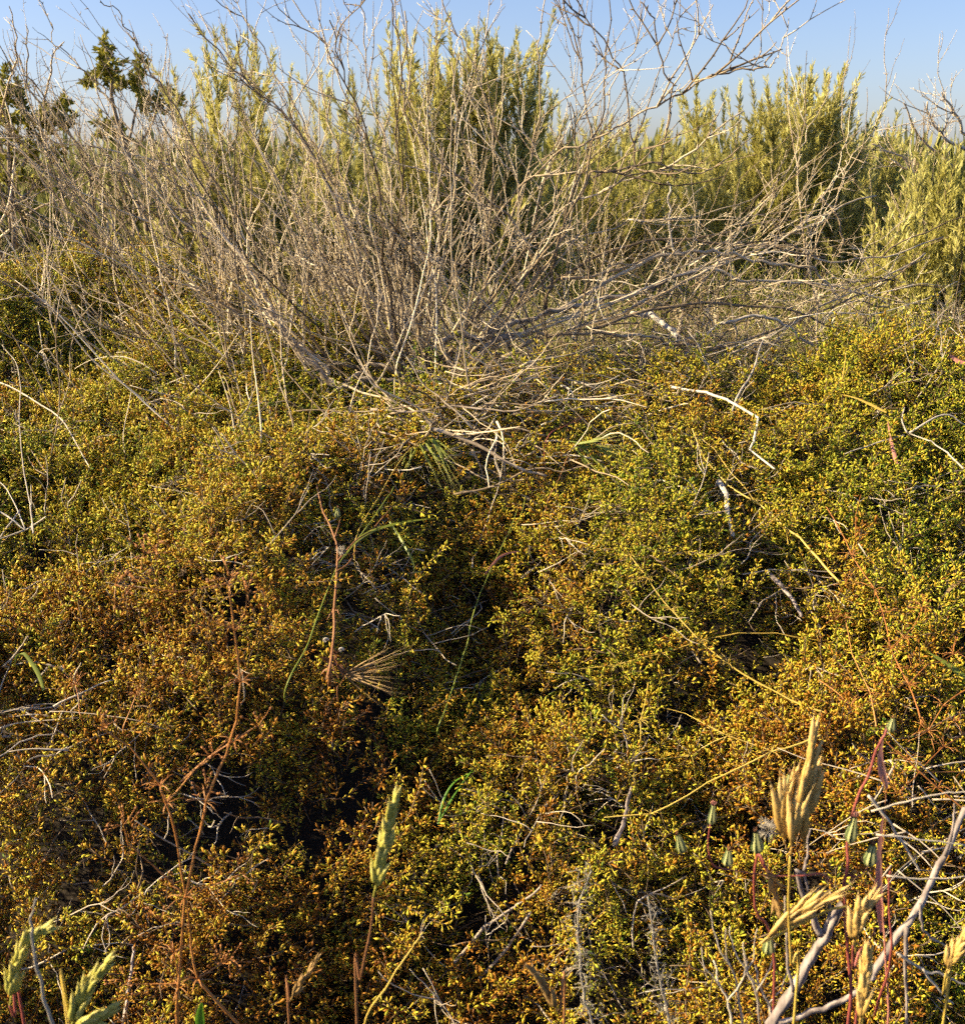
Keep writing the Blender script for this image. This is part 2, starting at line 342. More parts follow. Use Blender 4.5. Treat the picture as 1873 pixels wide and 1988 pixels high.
def mat_normals(x, y):
    e = .04; gx = (canopy_z(x + e, y) - canopy_z(x - e, y)) / (2 * e); gy = (canopy_z(x, y + e) - canopy_z(x, y - e)) / (2 * e)
    return nrm(np.stack([-gx, -gy, np.ones_like(gx)], 1))
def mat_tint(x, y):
    t = .40 + .30 * np.clip((y - 1.65) / .55, 0, 1) + .14 * np.clip((x - .05) / .35, 0, 1) * np.clip((2.4 - y) / .4, 0, 1) + .04 * np.clip((-x - .3) / .4, 0, 1) * np.clip((y - 2.2) / .4, 0, 1)  # rustier, darker near side: part dead leaves, part shade put into the tint
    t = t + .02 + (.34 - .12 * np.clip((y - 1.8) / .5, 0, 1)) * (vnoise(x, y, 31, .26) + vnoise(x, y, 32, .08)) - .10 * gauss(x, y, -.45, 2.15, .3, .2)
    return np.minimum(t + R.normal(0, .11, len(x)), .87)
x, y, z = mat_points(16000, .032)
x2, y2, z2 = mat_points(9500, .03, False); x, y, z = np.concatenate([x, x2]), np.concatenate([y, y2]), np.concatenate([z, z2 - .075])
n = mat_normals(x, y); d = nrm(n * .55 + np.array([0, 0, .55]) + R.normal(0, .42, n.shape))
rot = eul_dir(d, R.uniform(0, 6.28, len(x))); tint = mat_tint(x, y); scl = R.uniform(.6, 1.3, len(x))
pts = np.stack([x, y, z], 1) - d * .03
mat_root = bpy.data.objects.new('mat_shrub', None); COL.objects.link(mat_root)
tag(mat_root, 'low spreading shrub mat of tiny fleshy yellow, green and rusty leaves over the bank', 'ground cover', kind='stuff')
# the sprigs that show largest: shallow, near, in frame
depth = canopy_z(x, y) - z
fr = np.array([(p - CAM) for p in pts + d * .04]); fy = fr @ FW; fpx = W / 2 + FPX * fr[:, 0] / fy; fpy = H / 2 - FPX * (fr @ UP) / fy
score = np.where((fpx > 10) & (fpx < W - 10) & (fpy < H - 15) & (depth < .012), fy, 99)
near = np.argsort(score)[:300]; rest = np.ones(len(x), bool); rest[near] = False
for q in near:
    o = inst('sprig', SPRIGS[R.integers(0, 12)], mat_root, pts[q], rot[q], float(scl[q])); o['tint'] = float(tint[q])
def shoot_mesh(k):
    """a long arching shoot with leaf tufts in a row"""
    r = np.random.default_rng(160 + k); b = MB(); L = r.uniform(.12, .2); n = int(L / .011); p = np.zeros((n, 3)); d = np.array([0, 0, 1.0]); g = r.normal(0, .06, 3); ang = 0
    for q in range(1, n): d = nrm(d + r.normal(0, .07, 3) + g); p[q] = p[q - 1] + d * L / n
    b.tube(p, np.linspace(.0014, .0006, n), 4, 1)
    for q in range(2, n):
        t = nrm(p[q] - p[q - 1]); u = nrm(np.cross(t, [.3, .9, .2])); w = np.cross(t, u)
        for z in range(r.integers(4, 7)):
            ang += 2.4 + r.normal(0, .4); el = r.uniform(.2, 1.0); ll = r.uniform(.007, .014)
            b.leaf(p[q] + r.normal(0, .0015, 3), (u * math.cos(ang) + w * math.sin(ang)) * math.cos(el) + t * math.sin(el), ll, ll * r.uniform(.14, .2), ll * .11, r.uniform(0, 6), 0, .54 + r.normal(0, .10))
    return b.mesh('shoot', [MAT['leaf'], MAT['twig']])
SHOOTS = [shoot_mesh(k) for k in range(8)]
xs_, ys_, zs_ = mat_points(1500, .015); ns_ = mat_normals(xs_, ys_); dd_ = nrm(ns_ * .7 + np.array([0, -.1, .35]) + R.normal(0, .5, ns_.shape))
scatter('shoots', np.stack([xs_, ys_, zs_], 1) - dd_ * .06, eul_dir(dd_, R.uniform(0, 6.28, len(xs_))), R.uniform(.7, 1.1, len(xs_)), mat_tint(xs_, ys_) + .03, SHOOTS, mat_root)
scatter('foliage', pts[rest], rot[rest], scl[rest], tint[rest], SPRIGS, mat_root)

# dead twigs within the mat
def deadtwig_mesh(k, L=.14, r0=.0013, forks=3, matname='paletwig'):
    r = np.random.default_rng(300 + k); b = MB()
    def grow(p, d, L, rad, lev):
        m = 7; c = [np.array(p)]; dd = d
        for _ in range(m): dd = nrm(dd + r.normal(0, .2, 3)); c.append(c[-1] + dd * L / m)
        b.tube(np.array(c), np.linspace(rad, rad * .45, m + 1), 4, 0, .5 + r.normal(0, .1))
        if lev:
            for _ in range(forks):
                q = r.integers(1, m - 1); grow(c[q], nrm(dd + r.normal(0, .6, 3)), L * r.uniform(.3, .6), rad * .6, lev - 1)
    grow([0, 0, 0], np.array([0, 0, 1.]), L * r.uniform(.7, 1.2), r0, 1)
    return b.mesh('twig', [MAT[matname]])
DT = [deadtwig_mesh(k) for k in range(8)]
DTB = [deadtwig_mesh(20 + k, .12, .0012, 2, 'twig') for k in range(5)]
def twig_layer(name, n, protos, flat, dep, out):
    x = R.uniform(-2.1, 2.1, n * 3); y = .9 + 3.0 * R.random(n * 3); ok = visible(x, y); x, y = x[ok][:n], y[ok][:n]
    dens = vnoise(x, y, 41, .25); ok = dens > -.2 + .25 * R.random(len(x)); x, y = x[ok], y[ok]
    z = canopy_z(x, y) - R.exponential(dep, len(x)) + out
    d = nrm(R.normal(0, 1, (len(x), 3)) * np.array([1, 1, .45]) + mat_normals(x, y) * flat)
    return scatter(name, np.stack([x, y, z], 1) - d * .05, eul_dir(d, 0), R.uniform(.5, 1.4, len(x)), R.random(len(x)), protos, mat_root)
twig_layer('dead_twig', 2600, DT, .35, .035, .0)
twig_layer('brown_twig', 5000, DTB, .4, .04, .0)

# ---------------------------------------------------------------- dead shrubs
def spurs(b, p, r, n, size):
    s = arclen(p)
    for _ in range(n):
        k = R.integers(1, len(p) - 1); t = nrm(p[k + 1] - p[k - 1]); o = nrm(np.cross(t, R.normal(size=3)))
        dd = nrm(t * .8 + o); L = size * R.uniform(.5, 1.3)
        b.tube(np.array([p[k], p[k] + dd * L * .5, p[k] + dd * L]), [r * .9, r * .8, r * .3], 4, 0, .5 + R.normal(0, .1))
def twig_on(b, p, k, L, r, lev=1, up=.25, sp=5):
    t = nrm(p[min(k + 1, len(p) - 1)] - p[k - 1]); o = nrm(np.cross(t, R.normal(size=3))); d = nrm(t * R.uniform(.6, 1.2) + o * .7)
    m = 7; c = [p[k]]
    for _ in range(m): d = nrm(d + R.normal(0, .13, 3) + np.array([0, 0, up * .25])); c.append(c[-1] + d * L / m)
    c = np.array(c); b.tube(c, np.linspace(r, r * .45, m + 1), 4, 0, .5 + R.normal(0, .12)); spurs(b, c, r * .8, sp, .008)
    if lev:
        for _ in range(R.integers(1, 4)): twig_on(b, c, R.integers(1, m - 1), L * R.uniform(.35, .6), r * .7, lev - 1, up, 3)
def stem_free(base, az, el, L, bend, r0, wob=.09, m=14):
    d = np.array([math.cos(az) * math.cos(el), math.sin(az) * math.cos(el), math.sin(el)]); p = [np.array(base)]
    for _ in range(m): d = nrm(d + R.normal(0, wob, 3) + np.array([0, 0, bend])); p.append(p[-1] + d * L / m)
    return np.array(p)
def traced(pts, y0, y1, tipfirst=True, n=4, wob=.0042):
    pts = pts[::-1] if tipfirst else pts
    a = arclen(np.array(pts, float)); a = a / a[-1]
    return wobble(catmull([P(px, py, y0 + (y1 - y0) * t) for (px, py), t in zip(pts, a)], n), wob)

B0 = P(800, 705, 2.78)
dead = thing('dead_shrub', 'tall leafless dead shrub with grey branches fanning up from the middle of the mat', 'shrub', B0)
TR = [  # tip first; (points, depth at base, depth at tip, base radius, tip radius)
 ([(190,0),(220,20),(245,48),(270,85),(288,120),(310,160),(350,225),(400,320),(470,430),(540,540),(620,680),(690,725)], 2.78, 2.6, .0065, .0016),
 ([(100,43),(105,75),(135,110),(165,135),(195,165),(225,210),(270,270),(310,315),(360,365),(430,450),(485,520),(560,640),(640,720)], 2.8, 2.95, .0065, .0016),
 ([(365,25),(390,55),(430,115),(475,155),(530,200),(565,240),(605,300),(660,420),(700,560),(730,690)], 2.78, 2.5, .006, .0016),
 ([(440,10),(480,45),(510,95),(545,165),(590,240),(615,290),(650,370),(690,480),(720,600),(745,700)], 2.78, 2.9, .006, .0015),
 ([(565,0),(600,50),(625,80),(645,125),(675,185),(700,240),(710,310),(720,420),(745,560),(770,690)], 2.78, 2.7, .006, .0018),
 ([(675,5),(700,15),(705,65),(715,145),(720,200),(750,280),(760,420),(780,560),(790,690)], 2.8, 3.0, .006, .0018),
 ([(750,-20),(765,40),(780,125),(770,210),(775,310),(790,400),(800,500),(810,640),(815,700)], 2.76, 2.6, .0065, .0018),
 ([(790,20),(785,100),(785,190),(820,280),(870,325),(935,375),(1000,440),(1040,520),(1000,600),(930,680)], 2.8, 2.62, .007, .0022),
 ([(850,-20),(880,50),(905,100),(930,160),(960,260),(993,320),(1008,380),(990,480),(930,600),(860,700)], 2.78, 2.7, .006, .0018),
 ([(1053,-10),(1048,90),(1046,190),(1036,280),(1010,380),(960,500),(900,640),(860,710)], 2.8, 2.75, .006, .0018),
 ([(1083,-20),(1103,60),(1128,130),(1138,200),(1146,260),(1130,350),(1100,440),(1060,520),(980,620),(900,700)], 2.8, 2.6, .007, .0018),
 ([(1183,-20),(1178,100),(1173,190),(1153,280),(1128,340),(1098,400),(1083,480),(1070,540),(1060,600)], 2.85, 2.9, .007, .0018),
 ([(1253,15),(1238,75),(1213,130),(1173,215),(1143,280),(1110,370),(1060,470),(980,590),(900,690)], 2.8, 3.0, .006, .0016),
 ([(1318,-10),(1308,65),(1293,110),(1258,210),(1218,300),(1150,420),(1060,540),(960,640)], 2.82, 3.0, .006, .0016),
 ([(1118,-10),(1148,50),(1188,110),(1218,170),(1225,260),(1233,322),(1190,335),(1150,345)], 2.7, 2.55, .0055, .0024),
 ([(1243,0),(1263,40),(1283,100),(1303,170),(1305,220),(1288,290),(1278,315),(1233,325),(1173,335),(1143,345),(1100,420),(1040,510),(960,620),(890,700)], 2.78, 2.5, .0075, .0024),
 ([(1365,55),(1383,80),(1433,107),(1488,130)], 2.5, 2.45, .0028, .0014),
 ([(1533,38),(1520,75),(1510,110),(1488,130)], 2.5, 2.5, .0026, .0013),
 ([(1468,-10),(1480,30),(1478,80),(1458,133)], 2.5, 2.5, .0024, .0013),
 ([(1500,100),(1488,130),(1458,133),(1398,143),(1363,158),(1303,188),(1243,220),(1193,250),(1133,280),(1083,300),(1023,350),(960,420),(900,520),(840,640),(810,700)], 2.78, 2.5, .007, .003),
 ([(1613,140),(1603,200),(1573,250),(1543,300),(1508,360),(1458,410),(1413,465),(1310,530),(1200,590),(1080,630),(960,660),(880,700)], 2.8, 3.0, .0075, .0016),
 ([(1738,145),(1713,215),(1683,270),(1643,320),(1608,360),(1568,420),(1500,470),(1400,500),(1250,560),(1060,625),(930,690)], 2.8, 3.15, .007, .0015),
 ([(1663,155),(1653,200),(1638,280),(1618,340),(1583,400),(1540,450),(1440,500),(1300,540),(1150,600),(1000,660)], 2.85, 2.95, .0065, .0015),
 ([(1340,330),(1300,330),(1220,350),(1150,375),(1080,410),(1010,470),(940,560),(870,660)], 2.78, 2.7, .0075, .003),
 ([(1530,330),(1450,390),(1350,420),(1250,430),(1190,440),(1100,470),(1000,540),(920,620)], 2.85, 2.95, .006, .0018),
 ([(1000,180),(1015,240),(1050,310),(1075,390),(1055,470),(1000,570),(930,660)], 2.78, 2.65, .0065, .002),
 ([(640,40),(655,120),(690,200),(720,290),(740,380),(745,480),(765,600),(785,700)], 2.75, 2.5, .0065, .0018),
 ([(500,180),(560,230),(620,330),(670,440),(710,540),(750,660)], 2.75, 2.45, .006, .0016),
 ([(340,320),(400,400),(450,470),(490,532),(505,567),(530,607),(555,647),(590,682),(630,717),(650,757)], 2.7, 2.8, .010, .0025),
 ([(40,290),(90,350),(150,430),(230,492),(260,522),(310,542),(360,557),(400,577),(450,597),(500,622),(550,647),(620,690),(700,715)], 2.72, 2.9, .0065, .0018),
 ([(180,190),(230,260),(270,330),(320,400),(380,460),(440,530),(520,610),(600,690)], 2.72, 2.6, .006, .0016),
 ([(60,250),(120,340),(180,400),(230,450),(300,520),(380,560),(470,610),(560,660),(650,720)], 2.74, 2.5, .006, .0016),
 ([(880,120),(890,220),(880,330),(870,440),(850,560),(830,680)], 2.76, 2.5, .0065, .002),
 ([(620,160),(640,260),(670,360),(700,450),(730,560),(770,680)], 2.76, 2.95, .0065, .0018),
 ([(1110,200),(1120,290),(1090,370),(1050,440),(980,540),(900,640),(850,700)], 2.8, 2.6, .0075, .002),
 ([(860,290),(850,380),(835,470),(820,580),(810,690)], 2.78, 2.6, .008, .003),
 ([(470,240),(520,320),(560,400),(620,500),(680,600),(740,700)], 2.76, 2.85, .0075, .002),
]
ntw = 0
for itr, (pts_, y0, y1, r0, r1) in enumerate(TR):
    wm = MAT['shadedwood' if itr in (2, 11, 14, 15, 26, 29) else 'wood']
    p = traced(pts_, y0, y1); b = MB(); b.tube(p, (.70 if itr < 14 or itr > 25 else .56) * (r0 + (r1 - r0) * (arclen(p) / arclen(p)[-1]) ** .6), 6); spurs(b, p, r1, int(len(p) * .3), .007)
    br = b.build('branch', wm, dead)
    L = arclen(p)[-1]
    for _ in range(max(2, int(L * 6))):
        b = MB(); k = R.integers(int(len(p) * .3), len(p) - 2); twig_on(b, p, k, R.uniform(.09, .30), r1 * R.uniform(.7, 1.0)); b.build('twig', wm, br); ntw += 1
spray = MB()
for q in range(200):   # the thicket of thinner stems between them
    az = R.uniform(-.2, math.pi + .2) if q % 3 else R.uniform(0, 6.28); el = R.uniform(.5, 1.5); base = B0 + np.array([R.normal(-.04, .33), R.normal(.08, .18), R.uniform(-.14, .0)])
    if R.random() < .45: az, el = (math.pi + R.normal(0, .45), R.uniform(.45, 1.1))
    p = stem_free(base, az, el, R.uniform(.3, .95), R.uniform(-.01, .08), .004, .095, 16); b = MB()
    b.tube(p, np.linspace(R.uniform(.0013, .0030), .0009, len(p)), 5, 0, .46 + R.normal(0, .24)); b.build('branch', MAT['wood'], dead)
    for _ in range(R.integers(1, 4)): twig_on(spray, p, R.integers(5, len(p) - 2), R.uniform(.10, .28), R.uniform(.001, .0016), 1)
so = spray.build('twig_spray', MAT['wood'], dead); so['kind'] = 'stuff'

# thick pale bent root and crown wood at the foot of the shrub
for pts_, y0, y1, r0, r1, mt in [
 ([(675,742),(705,718),(735,710),(765,716),(780,740),(790,760),(840,772),(900,792),(936,812),(990,850),(1010,870)], 2.66, 2.6, .0068, .005, 'wood'),
 ([(655,760),(690,740),(760,745),(830,760),(900,760),(980,735),(1060,720)], 2.68, 2.75, .008, .006, 'bark'),
 ([(860,665),(890,650),(930,655),(973,637),(1033,617),(1098,602),(1143,587),(1213,572),(1283,547),(1358,522)], 2.75, 2.95, .008, .004, 'bark'),
 ([(780,760),(850,745),(920,700),(960,660),(1010,650)], 2.66, 2.8, .009, .007, 'bark'),
 ([(520,600),(560,650),(600,700),(640,740),(700,770)], 2.72, 2.66, .008, .007, 'bark')]:
    p = traced(pts_, y0, y1, False); b = MB(); b.tube(p, np.linspace(r0, r1, len(p)) * (1 + .12 * R.normal(size=len(p))), 8); b.build('root_branch', MAT[mt], dead)

# sprawling low tangle to the right
B1 = P(1330, 690, 2.95)
tang = thing('dead_shrub', 'low sprawling tangle of arching grey twigs to the right of the tall dead shrub', 'shrub', B1)
for pts_, y0, y1, r0, r1, mt in [
 ([(1000,640),(1100,590),(1203,535),(1283,495),(1358,485),(1413,492),(1478,510),(1543,510),(1588,533),(1630,575)], 2.85, 2.9, .006, .004, 'wood'),
 ([(1308,710),(1343,677),(1383,632),(1413,620),(1473,612),(1508,622),(1543,647),(1578,677),(1623,707)], 2.75, 2.8, .005, .004, 'whitewood'),
 ([(1795,492),(1708,542),(1628,577),(1568,612),(1480,660),(1400,700)], 3.0, 2.8, .003, .004, 'wood'),
 ([(983,692),(1033,657),(1088,650),(1193,647),(1253,654),(1313,665),(1383,670)], 2.7, 2.8, .0055, .004, 'wood'),
 ([(1225,610),(1260,610),(1280,625),(1305,640),(1312,660)], 2.9, 2.8, .010, .008, 'whitewood'),
 ([(1600,420),(1560,445),(1480,470),(1400,510),(1300,560),(1200,610),(1100,640)], 3.2, 2.9, .003, .006, 'wood'),
 ([(1380,520),(1420,540),(1480,550),(1560,545),(1640,560),(1720,590)], 2.95, 3.1, .005, .003, 'wood'),
 ([(1590,380),(1610,400),(1630,430),(1635,460),(1625,500)], 3.2, 3.2, .004, .003, 'wood'),
 ([(1700,380),(1580,420),(1500,470),(1380,520)], 3.3, 3.0, .0028, .004, 'wood'),
 ([(1830,460),(1740,490),(1640,510),(1540,480),(1500,450)], 3.3, 3.1, .0028, .004, 'wood'),
 ([(1060,560),(1150,500),(1250,470),(1370,470),(1480,475),(1600,500)], 2.95, 3.1, .005, .003, 'wood'),
 ([(1310,500),(1300,440),(1298,380),(1300,350)], 3.0, 3.0, .004, .003, 'whitewood'),
 ([(1090,540),(1200,520),(1320,470),(1450,440),(1560,430)], 2.9, 3.2, .006, .002, 'wood'),
 ([(1150,640),(1260,600),(1400,590),(1520,600),(1640,640)], 2.8, 2.9, .006, .003, 'wood'),
 ([(1200,690),(1330,690),(1450,660),(1560,620),(1690,560),(1800,500)], 2.75, 3.0, .006, .002, 'wood')]:
    p = traced(pts_, y0, y1, False); b = MB(); b.tube(p, np.linspace(r0, r1, len(p)) * .8, 6); b.build('branch', MAT[mt], tang)
spray = MB()
for q in range(190):
    px = R.normal(1380, 210); py = R.normal(665, 60) if q % 3 else R.normal(560, 60); Yd = R.uniform(2.75, 3.3); a0 = P(px, py, Yd)
    p = stem_free(a0, R.choice([0, math.pi], p=[.7, .3]) + R.normal(0, .7), R.normal(.45, .4), R.uniform(.15, .5), R.uniform(-.12, .06), .002, .15, 12); b = MB()
    b.tube(p, np.linspace(R.uniform(.001, .0026), .0007, len(p)), 5, 0, .36 + R.normal(0, .22)); b.build('twig', MAT['wood'], tang)
    for _ in range(R.integers(0, 3)): twig_on(spray, p, R.integers(2, 8), R.uniform(.06, .2), .0011, 1, 0)
so = spray.build('twig_spray', MAT['wood'], tang); so['kind'] = 'stuff'

# fallen litter below the crown
B2 = P(870, 830, 2.5)
pile = thing('fallen_twig_heap', 'heap of fallen grey twigs lying below the foot of the tall dead shrub', 'twigs', B2)
for pts_, r0, mt in [
 ([(720,795),(800,800),(900,790),(1000,800),(1080,770)], .005, 'bark'), ([(560,800),(680,798),(800,790),(950,760),(1100,700)], .003, 'wood'),
 ([(820,830),(900,850),(1000,905),(1060,925)], .008, 'bark'), ([(900,770),(1010,740),(1100,735),(1180,760)], .004, 'wood'),
 ([(880,960),(940,950),(1040,910),(1090,915),(1150,900)], .0045, 'whitewood'), ([(1040,865),(1060,880),(1095,912)], .003, 'whitewood'),
 ([(700,830),(800,860),(880,900),(960,940)], .0035, 'wood'), ([(1000,790),(1080,800),(1150,790),(1230,790)], .003, 'wood'), ([(640,735),(700,760),(790,790),(860,830),(930,840),(1010,830)], .0045, 'wood'),
 ([(690,660),(660,700),(600,718),(510,720),(465,722)], .003, 'whitewood'), ([(590,595),(510,587),(470,587),(425,598),(360,597)], .003, 'whitewood')]:
    p = wobble(catmull(ML(pts_, .05), 4), .002); b = MB(); b.tube(p, np.linspace(r0, r0 * .5, len(p)) * .62, 6); b.build('twig', MAT['wood' if mt == 'whitewood' else mt], pile)
for q in range(190):
    px = R.normal(900, 160); py = R.normal(790, 65); a0 = M(px, py, R.uniform(-.03, .05))
    p = stem_free(a0, R.choice([0, math.pi]) + R.normal(0, .7), R.normal(.1, .4), R.uniform(.08, .26), R.uniform(-.06, .05), .002, .18, 8); b = MB()
    b.tube(p, np.linspace(R.uniform(.001, .0028), .0008, len(p)), 5, 0, .5 + R.normal(0, .18)); b.build('twig', MAT['wood'], pile)

# grey bush behind on the left
B3 = P(200, 500, 3.9)
lb = thing('dead_shrub', 'hazy grey twiggy bush behind on the far left below the dark green tree', 'shrub', B3)
spray = MB()
for q in range(75):
    base = P(R.uniform(-120, 520), R.uniform(430, 520), R.uniform(3.7, 4.3))
    p = stem_free(base, R.uniform(0, math.pi) if q % 2 else math.pi + R.normal(0, .5), R.uniform(.3, 1.4), R.uniform(.3, .72), .02, .003, .11); b = MB()
    b.tube(p, np.linspace(R.uniform(.003, .005), .0013, len(p)), 5, 0, .4 + R.normal(0, .12)); b.build('branch', MAT['wood'], lb)
    for _ in range(R.integers(2, 6)): twig_on(spray, p, R.integers(4, len(p) - 2), R.uniform(.1, .3), .0014, 1)
for pts_ in ([(20,20),(35,70),(28,120),(15,160),(0,230)], [(50,50),(55,95),(50,150),(75,200),(130,300)], [(120,80),(100,115),(95,160),(85,230)], [(45,140),(80,180),(120,240),(190,330)], [(0,270),(60,262),(140,280),(240,295),(330,320)], [(60,240),(90,300),(140,360),(180,420),(230,500)], [(30,400),(90,370),(150,350),(200,320),(260,340)], [(0,405),(40,410),(60,430)]):
    p = traced(pts_, 3.9, 3.7); b = MB(); b.tube(p, np.linspace(.004, .0016, len(p)), 5); spurs(b, p, .002, 5, .015); b.build('branch', MAT['wood'], lb)
    for _ in range(3): twig_on(spray, p, R.integers(2, len(p) - 2), R.uniform(.08, .2), .0014, 1)
so = spray.build('twig_spray', MAT['wood'], lb); so['kind'] = 'stuff'

B5 = M(330, 760, .0)
ls = thing('dead_stem_clump', 'thin bleached stems poking out of the green leaves on the left of the dead shrub', 'stems', B5)
for q in range(70):
    a0 = M(R.uniform(-20, 720), R.uniform(520, 900), -.03); p = stem_free(a0, math.pi * R.choice([.95, .6, .1], p=[.6, .2, .2]) + R.normal(0, .35), R.uniform(.3, 1.3), R.uniform(.12, .5), R.uniform(-.10, .05), .002, .07, 10); b = MB()
    b.tube(p, np.linspace(R.uniform(.0012, .0024), .0007, len(p)), 5, 0, .62 + R.normal(0, .2)); b.build('stem', MAT['wood'], ls)

# far right leaning dead stems
B4 = P(1800, 420, 4.2)
rb = thing('dead_shrub', 'bare dark twigs leaning against the sky at the right edge', 'shrub', B4)
for pts_ in ([(1828,180),(1843,205),(1860,240),(1880,265)], [(1755,200),(1770,245),(1800,280),(1830,300),(1850,330)], [(1800,195),(1808,235),(1830,265),(1873,290)], [(1690,280),(1740,300),(1768,330),(1790,380),(1810,430),(1820,480)], [(1770,345),(1788,370),(1805,420),(1815,460)], [(1720,390),(1750,430),(1780,480),(1800,540)], [(1715,420),(1760,480),(1800,560)], [(1730,310),(1760,325),(1775,340)]):
    p = traced(pts_, 4.2, 4.1); b = MB(); b.tube(p, np.linspace(.006, .0025, len(p)), 5); spurs(b, p, .0025, 6, .02); br = b.build('branch', MAT['wood'], rb)
    for _ in range(5): b = MB(); twig_on(b, p, R.integers(2, len(p) - 2), R.uniform(.1, .25), .0018, 1); b.build('twig', MAT['wood'], br)

# ---------------------------------------------------------------- feathery shrubs behind
def wand_mesh(k, L, dens, ll, spread, stem=True):
    r = np.random.default_rng(500 + k); b = MB(); m = 16; p = np.zeros((m, 3)); d = np.array([0, 0, 1.])
    for q in range(1, m): d = nrm(d + r.normal(0, .05, 3)); p[q] = p[q - 1] + d * L / m
    b.tube(p, np.linspace(.0035, .0012, m), 4, 1)
    chains = [(p, .12)]
    for _ in range(int(7 * L / .6)):
        q = r.integers(2, m - 4); dd = nrm(np.array([r.normal(0, .35), r.normal(0, .35), 1.0])); mm = 7; lb_ = L * r.uniform(.12, .3)
        c = p[q] + np.cumsum(np.vstack([np.zeros(3), nrm(dd + r.normal(0, .12, (mm, 3))) * lb_ / mm]), 0); chains.append((c, 0)); b.tube(c[::2], .001, 3, 1)
    for c, skip in chains:
        s = arclen(c); n = int(s[-1] * dens)
        for t in np.sort(r.uniform(skip * s[-1], s[-1], n)):
            q = min(np.searchsorted(s, t), len(c) - 1); w = (t - s[q - 1]) / (s[q] - s[q - 1] + 1e-9); o = c[q - 1] * (1 - w) + c[q] * w; tt = nrm(c[q] - c[q - 1])
            u = nrm(np.cross(tt, r.normal(size=3))); l = ll * r.uniform(.6, 1.25) * (1.0 - .35 * (t / s[-1])); dv = nrm(tt + u * spread * r.uniform(.4, 1.3)); sd = nrm(np.cross(dv, r.normal(size=3))) * l * .065
            e = o + dv * l + np.array([0, 0, -l * .08]); mid = o + dv * l * .5
            b.add([o, mid + sd, e, mid - sd], [[0, 1, 2, 3]], 0, .5 + r.normal(0, .12) + .12 * (t / s[-1] - .5))
    return b.mesh('wand', [MAT['feather'], MAT['featherstem']])
WL = [wand_mesh(k, .75, 520, .044, .5) for k in range(5)]
WS = [wand_mesh(10 + k, .45, 480, .040, .55) for k in range(5)]
def feather_shrub(label, cx, base_py, Y, width, tops, nsmall, fan=.16, group='feathery shrubs behind the dead shrub', small_h=(.5, .70)):
    """tops: (px,py) tips of the tall plumes; the rest fills the body"""
    b0 = P(cx, base_py, Y); b0[2] = ground_z(b0[0], b0[1])
    t = thing('feathery_shrub', label, 'shrub', b0, group)
    hw = width / FPX * Y * .5
    for (px, py) in tops:
        tip = P(px, py, Y + R.uniform(-.2, .2)); foot = np.array([b0[0] + (tip[0] - b0[0]) * .72, tip[1], b0[2] + .1]); dv = tip - foot; L = np.linalg.norm(dv)
        dv = nrm(dv + np.array([0, 0, 0])); l = min(L, .85); o = tip - dv * l
        inst('wand', WL[R.integers(0, 5)], t, o - b0, eul_dir(dv, R.uniform(0, 6))[0], l / .75)
    topz = max(P(px, py, Y)[2] for px, py in tops) if tops else b0[2] + .8
    h = topz - b0[2]
    for _ in range(nsmall):
        u = R.uniform(-1, 1); v = R.uniform(-.5, .5); zz = R.uniform(.0, small_h[1]) * h * (1 - .35 * u * u) - .35
        o = np.array([u * hw, v * hw * .9, max(zz, .0)]); dv = nrm(np.array([u * fan + R.normal(0, .13), R.normal(0, .13), 1]))
        inst('wand', WS[R.integers(0, 5)], t, o, eul_dir(dv, R.uniform(0, 6))[0], R.uniform(.55, 1.3))
    return t
feather_shrub('pale feathery shrub whose three tall plumes rise on the left of the dead shrub', 470, 520, 4.6, 230, [(425,30),(408,80),(485,22),(530,30),(515,60),(350,105),(440,75),(470,110),(545,100)], 70)
feather_shrub('feathery shrub of shorter plumes between the three pale plumes and the tall middle mass', 650, 520, 5.4, 170, [(620,110),(640,150),(680,120),(590,190),(660,180),(715,115),(560,175)], 70, small_h=(.5, .6))
feather_shrub('tallest dense feathery shrub, mossy green, right behind the middle of the dead shrub', 900, 530, 4.7, 330, [(850,35),(870,60),(835,90),(800,95),(900,40),(1025,-15),(1015,30),(1035,60),(990,110),(930,75),(880,100),(820,130),(955,90),(770,60),(755,10),(965,50),(905,85),(860,110)], 210, small_h=(.5, .92))
feather_shrub('low feathery shrub showing between the dark bent branch and the tall middle mass', 1170, 540, 5.6, 220, [(1110,170),(1150,210),(1200,230),(1235,190),(1130,220),(1080,150),(1190,205)], 80)
feather_shrub('feathery shrub under the long arching branch, left of the big right-hand one', 1320, 540, 6.0, 180, [(1290,215),(1320,230),(1270,245),(1350,165),(1365,190),(1340,205)], 75)
feather_shrub('broad feathery shrub with a rounded crown of many plumes, standing alone against the sky', 1530, 520, 4.8, 330, [(1545,110),(1570,95),(1588,105),(1625,105),(1610,120),(1500,130),(1515,160),(1480,145),(1455,165),(1420,150),(1400,175),(1440,130),(1640,165),(1660,210),(1385,210),(1530,150),(1560,140),(1600,150),(1350,125),(1580,130),(1665,225)], 230, small_h=(.5, .84))
feather_shrub('small feathery shrub in the gap beside the bare twigs on the right', 1720, 480, 5.2, 120, [(1688,190),(1720,225),(1700,240),(1735,260)], 40)
feather_shrub('near feathery shrub cut by the right edge of the picture', 1840, 640, 3.7, 300, [(1780,300),(1800,270),(1830,260),(1850,285),(1865,270),(1760,330),(1815,310)], 150, .2, small_h=(.5, .8))

